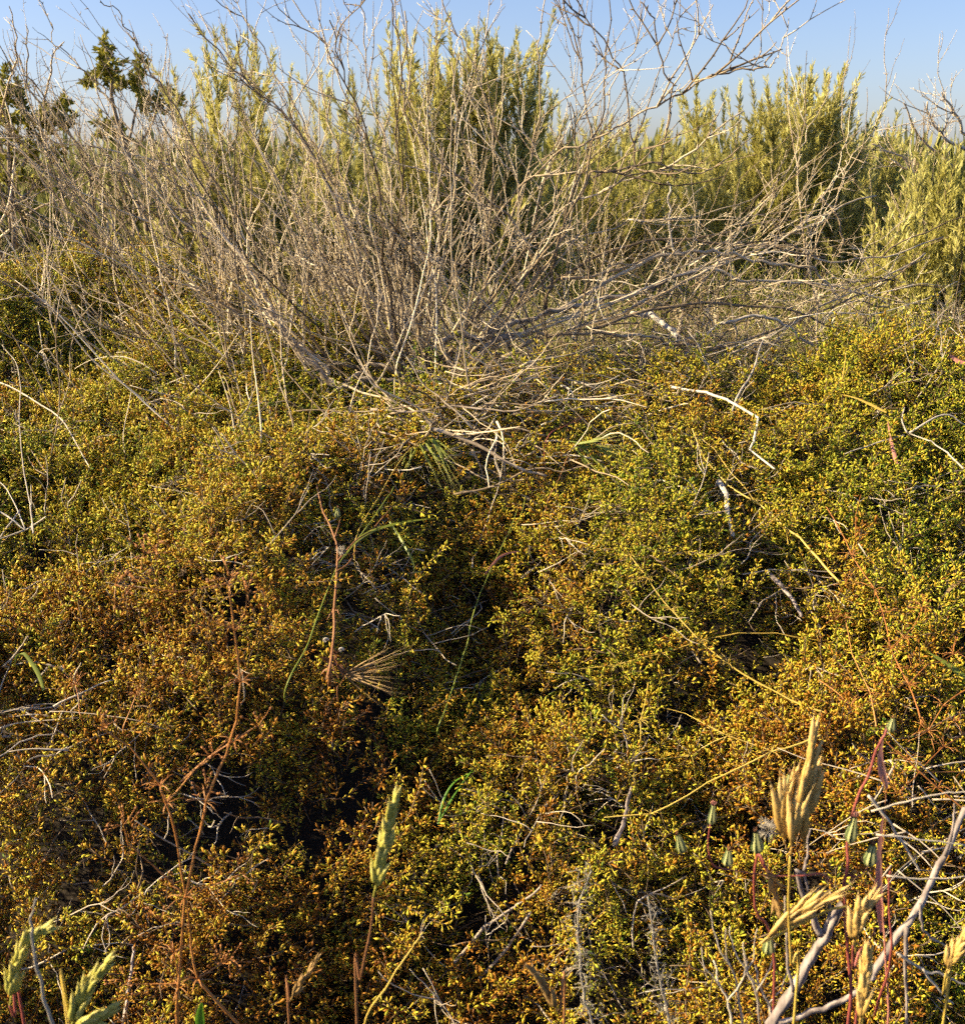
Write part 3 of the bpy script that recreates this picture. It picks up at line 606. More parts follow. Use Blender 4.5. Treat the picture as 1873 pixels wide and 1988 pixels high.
# ---------------------------------------------------------------- dark green conifer-like bushes on the left
def clump(b, c, rad, n, L=.03):
    arms = [(c + R.normal(0, .25, 3) * rad, nrm(R.normal(size=3) + np.array([0, 0, .5])) * rad * R.uniform(.5, 1.7)) for _ in range(6)]
    for _ in range(n):
        a0, a1 = arms[R.integers(0, 6)]; u0 = R.random(); o = a0 + a1 * u0 + R.normal(0, .13, 3) * rad * (1.2 - u0); d = nrm(R.normal(size=3) * .6 + a1 / rad); u = nrm(np.cross(d, R.normal(size=3))); l = L * R.uniform(.6, 1.3)
        b.add([o, o + d * l * .5 + u * l * .2, o + d * l, o + d * l * .5 - u * l * .2], [[0, 1, 2, 3]], 0, .5 + R.normal(0, .16) )
def conifer(label, foot, Y, limbs, clumps):
    f = P(*foot, Y); t = thing('dark_evergreen_bush', label, 'bush', f, 'dark green bushes on the left')
    for pts_, r0 in limbs:
        p = traced(pts_, Y, Y, False); b = MB(); b.tube(p, np.linspace(r0, r0 * .35, len(p)) * .6, 6); b.build('branch', MAT['bark'], t)
    for (px, py, rp) in clumps:
        b = MB(); c = P(px, py, Y + R.uniform(-.12, .12)); clump(b, c, rp / FPX * Y, int(11 * rp), .026); b.build('foliage_tuft', MAT['juniper'], t, smooth=False)['kind'] = 'stuff'
conifer('dark green evergreen with a pointed tufted crown at the upper left against the sky', (290, 470), 4.9,
        [([(290,470),(275,380),(250,300),(225,220),(212,150),(205,90)], .022), ([(225,220),(200,180),(180,160)], .01), ([(250,280),(265,210),(275,140)], .01), ([(255,300),(290,250),(310,195),(340,195)], .011), ([(262,330),(230,280),(215,250)], .008), ([(270,370),(310,300),(330,250)], .008)],
        [(205,92,14),(212,110,16),(220,130,16),(200,135,14),(212,152,18),(190,150,14),(175,158,14),(172,165,10),(228,160,12),(270,140,14),(276,120,10),(268,160,14),(262,175,10),(285,190,16),(278,205,12),(305,195,14),(320,185,14),(340,200,12),(310,215,8),(330,205,12),(240,165,9),(220,250,16),(200,240,14),(240,262,16),(195,262,14),(345,205,7)])
conifer('dark green evergreen cut by the left edge with rounded tufts under bare grey twigs', (30, 480), 4.6,
        [([(30,480),(25,380),(20,290),(15,200),(10,160)], .022), ([(25,350),(60,290),(90,240),(120,215)], .012), ([(25,330),(0,280),(-20,230)], .012), ([(28,400),(80,340),(110,310)], .01)],
        [(12,160,16),(25,185,18),(5,195,20),(35,210,18),(15,230,22),(50,235,18),(110,215,16),(125,205,12),(95,230,18),(80,240,14),(115,240,16),(90,260,20),(60,275,20),(30,270,24),(0,260,24),(120,225,12),(70,310,20),(20,320,24),(100,300,16),(50,345,20),(0,350,22),(80,360,16),(130,235,10)])

# ---------------------------------------------------------------- background dry grass and far scrub
def tuft_mesh(k, n, L):
    r = np.random.default_rng(700 + k); b = MB()
    for _ in range(n):
        o = r.normal(0, .03, 3) * np.array([1, 1, 0]); d = nrm(np.array([r.normal(0, .4), r.normal(0, .4), 1])); l = L * r.uniform(.5, 1.2); m = 5; c = [o]
        for _ in range(m): d = nrm(d + r.normal(0, .16, 3) + np.array([0, 0, -.08])); c.append(c[-1] + d * l / m)
        b.tube(np.array(c), np.linspace(.0016, .0005, m + 1), 3, 0, .5 + r.normal(0, .2))
    return b.mesh('tuft', [MAT['drygrass']])
TU = [tuft_mesh(k, 16, .26) for k in range(6)]
n = 2600; y = 3.0 + 6 * R.random(n) ** 1.3; x = R.uniform(-1, 1, n) * (.5 * y + .3); ok = ~((y < 3.5) & (x < -.1)); x, y = x[ok], y[ok]
z = ground_z(x, y) - .02
dg = scatter('dry_grass', np.stack([x, y, z], 1), np.stack([R.normal(0, .15, len(x)), R.normal(0, .15, len(x)), R.uniform(0, 6.28, len(x))], 1), R.uniform(.7, 1.4, len(x)), .5 + .5 * vnoise(x, y, 51, .5) + R.normal(0, .15, len(x)), TU)
tag(dg, 'dry brown and straw coloured grass between the feathery shrubs', 'grass', kind='stuff')
GT = [tuft_mesh(30 + k, 18, .24) for k in range(4)]
for me_ in GT: me_.materials[0] = MAT['greentuft']
n = 900; y = R.uniform(2.95, 4.8, n); x = R.uniform(-.1, 1, n) * (.42 * y)
gg = scatter('green_grass', np.stack([x, y, ground_z(x, y) - .02], 1), np.stack([R.normal(0, .15, n), R.normal(0, .15, n), R.uniform(0, 6.28, n)], 1), R.uniform(.7, 1.3, n), R.random(n), GT)
tag(gg, 'thin green grass standing behind the foot of the dead shrubs', 'grass', kind='stuff')
def scrub_mesh(k):
    r = np.random.default_rng(800 + k); b = MB()
    for _ in range(420):
        th = r.uniform(0, 6.28); u = r.uniform(0, 1) ** .5; o = np.array([math.cos(th) * u * .55, math.sin(th) * u * .55, r.uniform(0, .75) * (1 - .5 * u * u)])
        d = nrm(np.array([o[0] * .7 + r.normal(0, .2), o[1] * .7 + r.normal(0, .2), 1])); w = nrm(np.cross(d, r.normal(size=3))) * .012; l = r.uniform(.07, .17)
        b.add([o, o + d * l * .5 + w, o + d * l, o + d * l * .5 - w], [[0, 1, 2, 3]], 0, .5 + r.normal(0, .18))
    return b.mesh('scrub', [MAT['scrub']])
SC = [scrub_mesh(k) for k in range(5)]
n = 2600; y = 6.5 + 90 * R.random(n) ** 2.2; x = R.uniform(-1, 1, n) * (.55 * y + 1); z = ground_z(x, y)
ds = scatter('distant_scrub', np.stack([x, y, z], 1), np.stack([np.zeros(n), np.zeros(n), R.uniform(0, 6.28, n)], 1), R.uniform(.5, 1.0, n), R.random(n), SC)
tag(ds, 'distant olive scrub reaching to the horizon behind the feathery shrubs', 'scrub', kind='stuff')

# ---------------------------------------------------------------- foreground: brome grasses
def spikelet_mesh(kind, k):
    r = np.random.default_rng(900 + k); b = MB(); nl = 7
    for q in range(nl):      # overlapping pointed lemmas in two rows
        s = 1 if q % 2 else -1; t = .075 * q; d = nrm(np.array([s * .10, r.normal(0, .035), 1.0])); o = np.array([s * .028 * (1 - t), r.normal(0, .010), t])
        b.spindle(o, d, .54, .058, 6, 0, .5 + r.normal(0, .10) + .25 * (q / nl - .5), ((0, .25), (.18, .75), (.42, 1), (.72, .62), (1, .08)))
        e = o + d * .54; al = {'soft': .16, 'long': 1.0}[kind]
        b.tube(np.array([e - d * .05, e + nrm(d + np.array([s * .05, 0, 0])) * al * .6, e + nrm(d + np.array([s * .14, r.normal(0, .05), 0])) * al]), [.009, .006, .002], 3, 0, .75)
    b.spindle(np.array([0, 0, 0.]), np.array([0, 0, 1.]), .8, .06, 5, 0, .45)
    return b
SPK = {}
for mt in ('greenear', 'goldear', 'brownear'): SPK[mt] = [spikelet_mesh('soft', k).mesh('spikelet', MAT[mt]) for k in range(3)]
for mt in ('awngreen', 'awnbrown'): SPK[mt] = [spikelet_mesh('long', 5 + k).mesh('spikelet', MAT[mt]) for k in range(3)]
def ear(t, axis, n, L, mt, spread=.32, wd=1.0):
    """axis: base to tip points; n spikelets of length L ranked along it"""
    ax = catmull(axis, 4); s = arclen(ax); b = MB(); b.tube(ax, np.linspace(.0009, .0005, len(ax)), 4); e = b.build('ear', MAT[mt], t)
    e['label'] = 'ear of overlapping husks'
    for q in range(n):
        f = (q + .2) / n * .92; k = min(np.searchsorted(s, f * s[-1]), len(ax) - 1); k = max(k, 1); tt = nrm(ax[k] - ax[k - 1]); ang = q * 2.4 + R.normal(0, .3)
        u = nrm(np.cross(tt, [0, 1, .2])); v = np.cross(tt, u); sp = spread * (1 - .55 * f)
        dv = nrm(tt + (u * math.cos(ang) + v * math.sin(ang)) * sp); l = L * (1 - .3 * f) * R.uniform(.85, 1.12)
        inst('spikelet', SPK[mt][R.integers(0, 3)], e, ax[k] - parent_world(e), eul_dir(dv, R.uniform(0, 6))[0], (l * wd * 1.6, l * wd * 1.6, l))
    return e
def brome(label, axis_px, Y, stem_px, n, L, mt, smat, spread=.3, wd=1.0, dy=0.0, r=.0011, extra=(), cat='grass', group='brome grass ears in front'):
    ax = [P(px, py, Y + dy * i) for i, (px, py) in enumerate(axis_px)]
    st = [ax[0]] + [P(px, py, Y + .01 * (i + 1)) for i, (px, py) in enumerate(stem_px)]
    foot = np.array(st[-1]); gz = ground_z(foot[0], foot[1]); st.append(np.array([foot[0], foot[1] + .02, min(gz, foot[2] - .05)]))
    t = thing('brome_grass', label, cat, st[-1], group)
    b = MB(); p = catmull(st, 5); b.tube(p, np.linspace(r, r * 1.3, len(p)), 5); b.build('stem', MAT[smat], t)
    ear(t, ax, n, L, mt, spread, wd)
    for a2, n2 in extra: ear(t, [P(px, py, Y + .005) for px, py in a2], n2, L, mt, spread, wd)
    return t
brome('green yellow brome ear standing alone on a thin stalk at the bottom middle', [(725,1742),(745,1652),(755,1597),(772,1548)], .80, [(720,1802),(700,1902),(693,1990)], 14, .030, 'greenear', 'brownstalk', .20, 1.0)
brome('yellow brome ear nodding to the right at the bottom left edge, behind a grey stalk', [(20,1952),(35,1870),(60,1825),(100,1805)], .76, [(30,1975),(50,2000)], 12, .028, 'greenear', 'red', .24, 1.0)
brome('yellow brome ear cut by the bottom edge, with a side spike to the right', [(138,1995),(160,1940),(185,1900),(208,1872)], .74, [(135,2010)], 12, .028, 'greenear', 'straw', .22, .95, extra=[([(140,1995),(170,1985),(203,1968)], 6)])
brome('small brown brome ear low in the dark leaves near the bottom', [(562,1945),(590,1900),(618,1860)], .92, [(562,1990)], 9, .018, 'brownear', 'brownstalk', .25, .9)
brome('tall double golden brome ear with a bright left side at the lower right', [(1533,1662),(1545,1590),(1553,1552),(1572,1470)], .82, [(1530,1760),(1535,1870),(1540,1990)], 6, .056, 'goldear', 'straw', .12, .6, extra=[([(1522,1640),(1522,1590),(1535,1540)], 3), ([(1560,1650),(1566,1590),(1580,1520)], 3)])
brome('golden brome ear leaning over almost flat beside the thick grey stick', [(1475,1832),(1533,1785),(1608,1742)], .84, [(1640,1760),(1660,1850),(1670,1995)], 8, .046, 'goldear', 'straw', .22, .62)
brome('golden brome ear between the thick grey stick and the pink blade', [(1655,1835),(1665,1790),(1690,1750)], .8, [(1655,1880),(1660,1990)], 7, .030, 'goldear', 'red', .22, 1.0)
brome('large golden brome ear cut by the bottom edge near the red stalk', [(1668,1992),(1675,1927),(1682,1860)], .74, [(1668,2020)], 10, .034, 'goldear', 'straw', .15, .75)
brome('olive brown drooping brome ear left of the tall double golden ear', [(1488,1690),(1500,1720),(1508,1765)], .86, [(1525,1700),(1535,1800),(1545,1990)][:0] + [(1470,1660),(1465,1760),(1500,1990)], 7, .022, 'brownear', 'red', .3, 1.0)
brome('brown brome ear near the bottom middle, tip to the upper left', [(1085,1968),(1060,1922),(1030,1880)], .84, [(1095,2000)], 9, .022, 'brownear', 'brownstalk', .25, .9)
brome('golden brome ear at the right edge just above the bottom corner', [(1835,1890),(1852,1850),(1870,1820)], .82, [(1830,1930),(1828,2000)], 7, .028, 'goldear', 'straw', .26, .95)

def awned(label, stem_px, spikes, mt, smat, lift=.05, L=.06, wd=.35):
    """drooping awned grass head resting above the mat; spikes: (base, tip) pixel pairs"""
    st = ML(stem_px, lift); st.insert(0, st[0] + np.array([0, .03, -.12]))
    t = thing('awned_grass', label, 'grass', st[0], 'drooping awned grass heads'); p = catmull(st, 5); b = MB(); b.tube(p, np.linspace(.0013, .0006, len(p)), 4); b.build('stem', MAT[smat], t)
    end = p[-1]; Yd = end[1]
    for (a, c) in spikes + [((p0[0] + R.normal(0, 6), p0[1] + R.normal(0, 5)), (p1[0] + R.normal(0, 12), p1[1] + R.normal(0, 12))) for p0, p1 in spikes]:
        s = P(*a, Yd - .01); e = P(*c, Yd - .01 - R.uniform(0, .05)); dv = e - s; l = np.linalg.norm(dv) / 1.45
        b = MB(); b.tube(catmull([end, (end + s) / 2 + np.array([0, 0, .004]), s], 3), .0004, 3); pd = b.build('pedicel', MAT[smat], t)
        inst('spikelet', SPK[mt][R.integers(0, 3)], pd, s - parent_world(t), eul_dir(dv, R.uniform(0, 6))[0], (l * wd * 1.5, l * wd * 1.5, l * 1.1))
    return t
awned('green awned grass head arching over in the middle of the mat', [(690,1050),(735,965),(770,905),(800,868),(835,850)], [((830,855),(875,930)),((838,850),(885,905)),((815,862),(850,935)),((800,868),(790,925)),((840,848),(880,880)),((790,880),(775,915))], 'awngreen', 'straw')
awned('green awned grass head held flat just right of the fallen twig heap', [(1060,985),(1085,930),(1100,890),(1112,865)], [((1112,863),(1195,850)),((1115,868),(1200,868)),((1130,872),(1205,910)),((1115,870),(1170,925)),((1140,860),(1215,885))], 'awngreen', 'brownstalk')
awned('faded awned grass head drooping below the arching twigs at the far right', [(1640,700),(1645,640),(1665,590),(1690,565)], [((1695,565),(1765,645)),((1690,568),(1735,680)),((1700,562),(1775,630)),((1680,572),(1640,620)),((1690,570),(1715,640))], 'awngreen', 'straw', .1)
awned('fan of brown awned spikelets at the foot of the brown stalk', [(655,1345),(660,1330),(672,1309)], [((672,1306),(738,1268)),((674,1310),(742,1318)),((676,1312),(735,1335)),((672,1314),(728,1362)),((674,1308),(748,1290))], 'awnbrown', 'brownstalk', .06, wd=.3)
awned('purple brown awned head low above the mat left of the white bent stick', [(1060,855),(1100,825),(1150,805),(1185,795)], [((1185,795),(1230,785)),((1170,800),(1215,805)),((1150,805),(1195,815))], 'awnbrown', 'red', .05)

# ---------------------------------------------------------------- dried orange plant, lower left
def whorl(b, c, n, L, up=.2, axis=(0, 0, 1), m=0, w=.0008):
    for q in range(n):
        a = q * 6.283 / n + R.normal(0, .25); d = nrm(np.array([math.cos(a), math.sin(a), up + R.normal(0, .3)])); l = L * R.uniform(.6, 1.25)
        p = catmull([c, c + d * l * .5 + np.array([0, 0, l * .08]), c + d * l + np.array([0, 0, -l * .12])], 2); b.tube(p, [w * .6, w, w, w * .8, w * .3][:len(p)] if len(p) <= 5 else w, 4, m, .5 + R.normal(0, .15), .5)
def jointed(p):
    """nearly straight internodes with a small kink at each joint"""
    out = []
    for a, c in zip(p[:-1], p[1:]):
        sag = R.normal(0, .018, 3) * np.linalg.norm(c - a)
        for u in (0, .04, .35, .7, .96): out.append(a + (c - a) * u + sag * 4 * u * (1 - u))
    out.append(p[-1]); return np.array(out)
def weed(name, label, cat, stems, Y, mt, nodes, L=.014, nn=7, root=None, heads=(), group=None, on_mat=False, lift=.04, r=.0016):
    cache = {}
    if on_mat:
        for pts_, _ in stems:
            for a, q in zip(pts_, ML(pts_, lift)): cache.setdefault(a, q)
    Q = (lambda px, py: cache.get((px, py), M(px, py, lift))) if on_mat else (lambda px, py: P(px, py, Y))
    f = np.array(Q(*stems[0][0][0])); g = f.copy(); g[2] = max(min(ground_z(f[0], f[1]), f[2] - .04), f[2] - .4)
    if on_mat: g = f + nrm(ray(*stems[0][0][0])) * .16 + np.array([0, 0, -.03])
    t = thing(name, label, cat, g, group)
    for i, (pts_, rr) in enumerate(stems):
        p = [Q(px, py) for px, py in pts_]
        if i == 0: p.insert(0, g)
        p = jointed(p); b = MB(); b.tube(p, np.linspace(r * rr, r * rr * .55, len(p)) * (1 + .08 * R.normal(size=len(p))), 5, 0, .5 + R.normal(0, .12)); b.build('stem', MAT[mt], t)
    for (px, py) in nodes:
        b = MB(); whorl(b, Q(px, py), nn, L); b.build('leaf_whorl', MAT[mt], t)
    for (px, py) in heads:
        b = MB(); c = Q(px, py)
        for _ in range(9):
            d = nrm(R.normal(size=3) + np.array([0, 0, .7])); e = c + d * L * R.uniform(.6, 1.1); b.tube(np.array([c, (c + e) / 2 + R.normal(0, .001, 3), e]), .0004, 3); b.spindle(e, d, .004, .0014, 5, 0, .4 + R.normal(0, .1))
        b.build('seed_head', MAT[mt], t)
    return t
weed('dried_weed', 'tall dried orange weed with forking jointed stems at the lower left', 'weed', [
 ([(345,1995),(348,1902),(355,1802),(360,1742),(380,1642),(400,1557),(440,1464),(460,1399),(468,1324),(455,1224),(443,1134)], 1.5),
 ([(465,1990),(385,1902),(370,1812),(363,1752)], 1.3), ([(360,1732),(350,1677),(330,1577),(310,1522),(255,1452),(200,1414)], 1.1), ([(355,1732),(300,1682),(250,1637),(240,1602)], .8),
 ([(325,1557),(380,1492),(415,1467)], .7), ([(400,1474),(455,1439),(500,1409)], .7), ([(350,1519),(400,1474)], .7), ([(443,1134),(400,1140),(345,1149),(300,1144),(225,1134)], .5), ([(345,1149),(310,1119),(300,1069)], .5),
 ([(385,1902),(415,1880),(445,1865)], .8), ([(350,1908),(300,1910),(245,1910)], .6), ([(348,1900),(335,1840),(315,1790)], .7), ([(363,1740),(410,1720),(470,1695)], .5), ([(455,1224),(475,1190),(480,1150)], .5)],
 .98, 'orange', [(360,1742),(400,1557),(325,1560),(455,1440),(385,1900),(348,1915),(455,1224),(443,1134),(468,1324),(312,1525),(338,1850)], .018, 8,
 heads=[(300,1069),(280,1075),(225,1134),(445,1865),(240,1602),(470,1695),(500,1409),(480,1150),(315,1790),(245,1905),(430,1870),(415,1467),(265,1130),(447,1120),(200,1414),(400,1535)], r=.0012)
for lab, st, hd in (('short dried orange sprig with a rayed top at the left, above the forked weed', [([(158,1390),(155,1384),(147,1330)], 1.0)], [(147,1330),(150,1322),(140,1326)]), ('short leaning dried orange sprig between the rayed sprig and the tall weed', [([(240,1412),(245,1399),(265,1349)], .9)], [(265,1349),(270,1340)])):
    weed('dried_weed', lab, 'weed', st, 1.0, 'orange', [st[0][0][-1]], .016, 9, heads=hd, on_mat=True, lift=.06, r=.0016)

# ---------------------------------------------------------------- straw-yellow jointed plant across the right
weed('straw_weed', 'long straw yellow jointed stems crossing over the mat on the right', 'weed', [
 ([(1603,1384),(1508,1344),(1413,1289),(1358,1244),(1303,1184),(1258,1124),(1223,1079)], 1.3), ([(1608,1244),(1508,1229),(1433,1229),(1363,1241),(1283,1269),(1203,1289),(1123,1299)], .9),
 ([(1593,1427),(1498,1459),(1373,1519),(1263,1580),(1173,1587)], 1.3), ([(1498,1457),(1438,1437),(1413,1429),(1343,1467),(1278,1474)], .8), ([(1258,1324),(1243,1399),(1228,1509)], .8), ([(1343,1467),(1350,1530)], .6), ([(1413,1429),(1330,1385),(1270,1370)], .6)],
 0, 'straw', [(1358,1244),(1283,1269),(1203,1289),(1303,1184),(1258,1124),(1413,1429),(1498,1459),(1343,1467),(1263,1580),(1243,1399),(1413,1289),(1350,1530),(1223,1079),(1228,1509)], .020, 8, on_mat=True, lift=.035, r=.0014)
weed('straw_weed', 'pale thick straw stem slanting down across the upper right of the mat', 'weed', [
 ([(1628,1129),(1588,1084),(1553,1044),(1508,1009),(1463,972),(1413,942),(1368,892),(1343,832)], 1.7), ([(1463,972),(1420,920),(1385,870),(1355,845)], .8), ([(1553,1044),(1520,1000),(1515,960)], .7), ([(1508,1009),(1525,1030),(1530,1060)], .8)],
 0, 'straw', [(1463,972),(1368,892)], .02, 6, on_mat=True, lift=.04, r=.0015)
weed('straw_weed', 'orange jointed stems with spidery leaves rising near the right edge', 'weed', [
 ([(1788,1404),(1763,1329),(1728,1259),(1698,1144),(1653,1079),(1603,984)], 1.3), ([(1700,1410),(1688,1344),(1653,1269),(1640,1200)], .9), ([(1763,1329),(1800,1290),(1850,1270)], .7), ([(1728,1259),(1770,1220),(1790,1180)], .7), ([(1588,1320),(1625,1345),(1650,1370)], .7), ([(1698,1144),(1670,1130),(1640,1135)], .6), ([(1653,1079),(1660,1000),(1670,960)], .6)],
 0, 'orange', [(1763,1329),(1728,1259),(1698,1144),(1653,1079),(1640,1200),(1688,1344),(1650,1370),(1850,1270),(1790,1180),(1720,1190),(1755,1240),(1690,1290)], .024, 9, heads=[(1850,1270),(1790,1180),(1640,1135),(1620,1200),(1770,1300)], on_mat=True, lift=.06, r=.0013)
weed('straw_weed', 'tangle of reddish dry jointed stems at the right edge', 'weed', [
 ([(1880,1580),(1820,1530),(1760,1475),(1720,1440)], 1.1), ([(1875,1420),(1830,1450),(1790,1490),(1740,1540)], .9), ([(1873,1340),(1830,1370),(1800,1420)], .8), ([(1870,1500),(1800,1500),(1730,1490)], .7)],
 0, 'orange', [(1820,1530),(1830,1450),(1830,1370),(1760,1475),(1850,1400),(1800,1420)], .026, 9, heads=[(1800,1420),(1740,1540)], on_mat=True, lift=.1, r=.0016)

# ---------------------------------------------------------------- single stalks in the mat
def stalk(name, label, pts_, mt, r=.0014, lift=.05, cat='stalk', Y=None, blades=(), k=5, group=None, taper=.5):
    p = ML(pts_, lift) if Y is None else [P(px, py, Y) for px, py in pts_]; f = p[0] + (np.array([0, .02, -.08]) if Y is not None else nrm(ray(*pts_[0])) * .12 + np.array([0, 0, -.04])); t = thing(name, label, cat, f, group)
    c = wobble(catmull([f] + p, 5), .0006); b = MB(); b.tube(c, np.linspace(r, r * taper, len(c)), k); b.build('stem', MAT[mt], t)
    for bp_, w, bm in blades:
        q = catmull(ML(bp_, lift) if Y is None else [P(px, py, Y) for px, py in bp_], 5); u = np.linspace(0, 1, len(q)); b = MB()
        b.blade(q, w * np.clip(np.minimum(.5 + 2 * u, 1.15 * (1 - u) ** .6 + .02), .03, 1), np.array([.3, .2, 1.0]), 0, .55); b.build('blade', MAT[bm], t)
    return t
stalk('grass_stalk', 'thin leaning grass stalk with one purple blade in the middle of the mat', [(850,1420),(880,1334),(905,1254),(918,1194),(933,1150),(960,1090),(985,1040),(1005,990)], 'greenblade', .0016, .07, 'grass', blades=[([(940,1115),(965,1085),(985,1074),(1012,1070)], .006, 'pink'), ([(985,1040),(1010,1000),(1020,960)], .004, 'greenblade')])
stalk('grass_stalk', 'green grass stalk crossing the brown stalk, with two bent blades', [(555,1334),(600,1244),(645,1124),(675,1069),(700,1040),(745,975),(765,945)], 'greenblade', .0016, .075, 'grass', blades=[([(668,1080),(690,1050),(725,1029),(780,1014),(850,1005)], .008, 'greenblade'), ([(755,1010),(775,1040),(795,1074),(805,1105),(795,1134),(780,1140)], .0065, 'greenblade')])
bs = stalk('brown_stalk', 'upright brown stalk with bud and downy seed tuft left of the middle', [(640,1310),(648,1234),(650,1184),(655,1084),(650,1044),(625,984),(615,940)], 'brownstalk', .003, .08, 'weed')
def bud(t, c, d, L, w, tipmat='brownstalk'):
    k = 14; prof = [(0, .35), (.12, .85), (.3, 1), (.6, .72), (.85, .5), (1, .42)]; d = nrm(d); u = nrm(np.cross(d, [.3, 1, .1])); x = np.cross(d, u); v = []
    for tt, q in prof:
        for a in range(k): rr = w * q * (1.0 if a % 2 else .86); v.append(c + d * L * tt + (u * math.cos(a * 6.283 / k) + x * math.sin(a * 6.283 / k)) * rr)
    b = MB()
    for a in range(k):
        b.add([v[i * k + j] for i in range(len(prof)) for j in (a, (a + 1) % k)], [[2 * i, 2 * i + 1, 2 * i + 3, 2 * i + 2] for i in range(len(prof) - 1)], a % 2 if a % 2 else 0)
    o = b.build('bud', [MAT['budlight'], MAT['buddark']], t)
    b = MB(); e = c + d * L * .95
    for _ in range(14): b.tube(np.array([e, e + nrm(d + R.normal(0, .25, 3)) * L * .28]), [.0006, .0003], 3)
    b.build('bud_tip', MAT[tipmat], o); return o
bud(bs, M(655, 1005, .08), np.array([.1, 0, 1.]), .018, .006)
b = MB(); c0 = M(663, 1070, .085)
for _ in range(120): b.tube(np.array([c0, c0 + nrm(R.normal(size=3)) * .011 * R.uniform(.6, 1.1)]), [.0003, .0002], 3)
b.build('seed_tuft', MAT['husk'], bs)
for st_ in ([(650,1044),(660,1010),(657,1000)], [(655,1090),(690,1050),(720,1030),(760,985)], [(652,1110),(675,1095),(690,1070)]):
    b = MB(); p = catmull([M(px, py, .08) for px, py in st_], 4); b.tube(p, np.linspace(.0016, .001, len(p)), 5); b.build('side_stem', MAT['brownstalk'], bs)
for (px, py) in ((650,1184),(645,1290),(640,1300),(650,1270),(655,1290),(635,1280)):
    b = MB(); c0 = M(px, py, .08)
    for _ in range(7):
        d = nrm(R.normal(size=3) + np.array([0, 0, -.2])); p = catmull([c0, c0 + d * .009, c0 + d * .016 + np.array([0, 0, -.008])], 3); b.blade(p, .005 * np.linspace(1, .2, len(p)), R.normal(size=3), 0, .5 + R.normal(0, .15))
    b.build('withered_leaf', MAT['brownstalk'], bs)
for lab, (px, py) in (('pale curled husk on the left of the brown stalk', (632, 1243)), ('pale curled husk on the right of the brown stalk', (662, 1262))):
    c0 = M(px, py, .085); th = np.linspace(0, 11, 40); rr = .0048 * np.exp(-.16 * th); p = c0 + np.stack([rr * np.cos(th), -.0012 * th * .3, rr * np.sin(th)], 1)
    b = MB(); b.tube(p, rr * .42, 7); tag(b.build('curled_husk', MAT['husk']), lab, 'husk')
stalk('dry_stalk', 'thin brown plain stalk slanting up from the bottom, right of the lone green ear', [(705,1995),(760,1900),(800,1840),(822,1808)], 'straw', .0013, 0, 'stalk', Y=.86)
stalk('dry_stalk', 'pale grey green curved stalk in front of the left-hand brome ear', [(108,2000),(90,1950),(72,1880),(63,1820),(62,1780),(70,1745)], 'fuzz', .0016, 0, 'stalk', Y=.72)
for lab, pts_ in (('grey downy stalk left of the other one, bottom right of the middle', [(1150,2000),(1135,1940),(1128,1880),(1122,1800),(1128,1740),(1148,1692)]), ('grey downy stalk right of the other one, bottom right of the middle', [(1300,2000),(1290,1940),(1275,1870),(1265,1800),(1258,1740)])):
    t = stalk('downy_stalk', lab, pts_, 'fuzz', .0016, 0, 'stalk', Y=.95); b = MB()
    for px, py in pts_[:-1]:
        c0 = P(px, py, .95)
        for _ in range(26): o = c0 + np.array([R.normal(0, .003), R.normal(0, .003), R.uniform(-.02, .03)]); b.tube(np.array([o, o + R.normal(0, .004, 3), o + R.normal(0, .007, 3)]), .0003, 3)
    q = b.build('down', MAT['fuzz'], t); q['kind'] = 'stuff'
for lab, pts_, w, mt in (('bright green upright leaf at the bottom edge near the orange weed', [(388,2000),(388,1970),(392,1945)], .010, 'bright'), ('small curled green blade in the dry twigs at the left edge', [(85,1340),(75,1310),(60,1285),(45,1268),(32,1275),(30,1290)], .007, 'greenblade'), ('green grass blade in the shade right of the lone green ear', [(850,1600),(862,1550),(885,1515),(925,1495)], .004, 'bright'), ('second green grass blade in the shade right of the lone green ear', [(850,1600),(880,1545),(905,1510),(930,1475)], .0035, 'bright'), ('dry purple blade on the mat under the right-hand awned head', [(1740,900),(1735,880),(1728,850),(1722,815)], .008, 'pink'), ('pale dry blade at the upper right of the mat', [(1720,800),(1690,785),(1660,772),(1630,765)], .006, 'straw'), ('reddish dry leaf at the right edge, level with the dead shrub base', [(1880,705),(1860,700),(1845,690),(1838,695)], .012, 'pink'), ('brown dry blade at the right edge halfway down', [(1880,1120),(1850,1140),(1830,1160)], .014, 'awnbrown'), ('olive dry blade at the right edge below the brown one', [(1880,1320),(1840,1290),(1800,1265)], .010, 'greenblade')):
    Yb = 1.0 if pts_[0][1] >= 1990 else None
    q = catmull(ML(pts_, .05) if Yb is None else [P(px, py, Yb) for px, py in pts_], 5); u = np.linspace(0, 1, len(q)); t = thing('bent_grass', lab, 'grass', q[0]); b = MB()
    b.blade(q, w * np.clip(np.minimum(.6 + 2 * u, 1.2 * (1 - u) ** .6), .05, 1), np.array([1., .1, .3]), 0, .5); b.build('blade', MAT[mt], t)

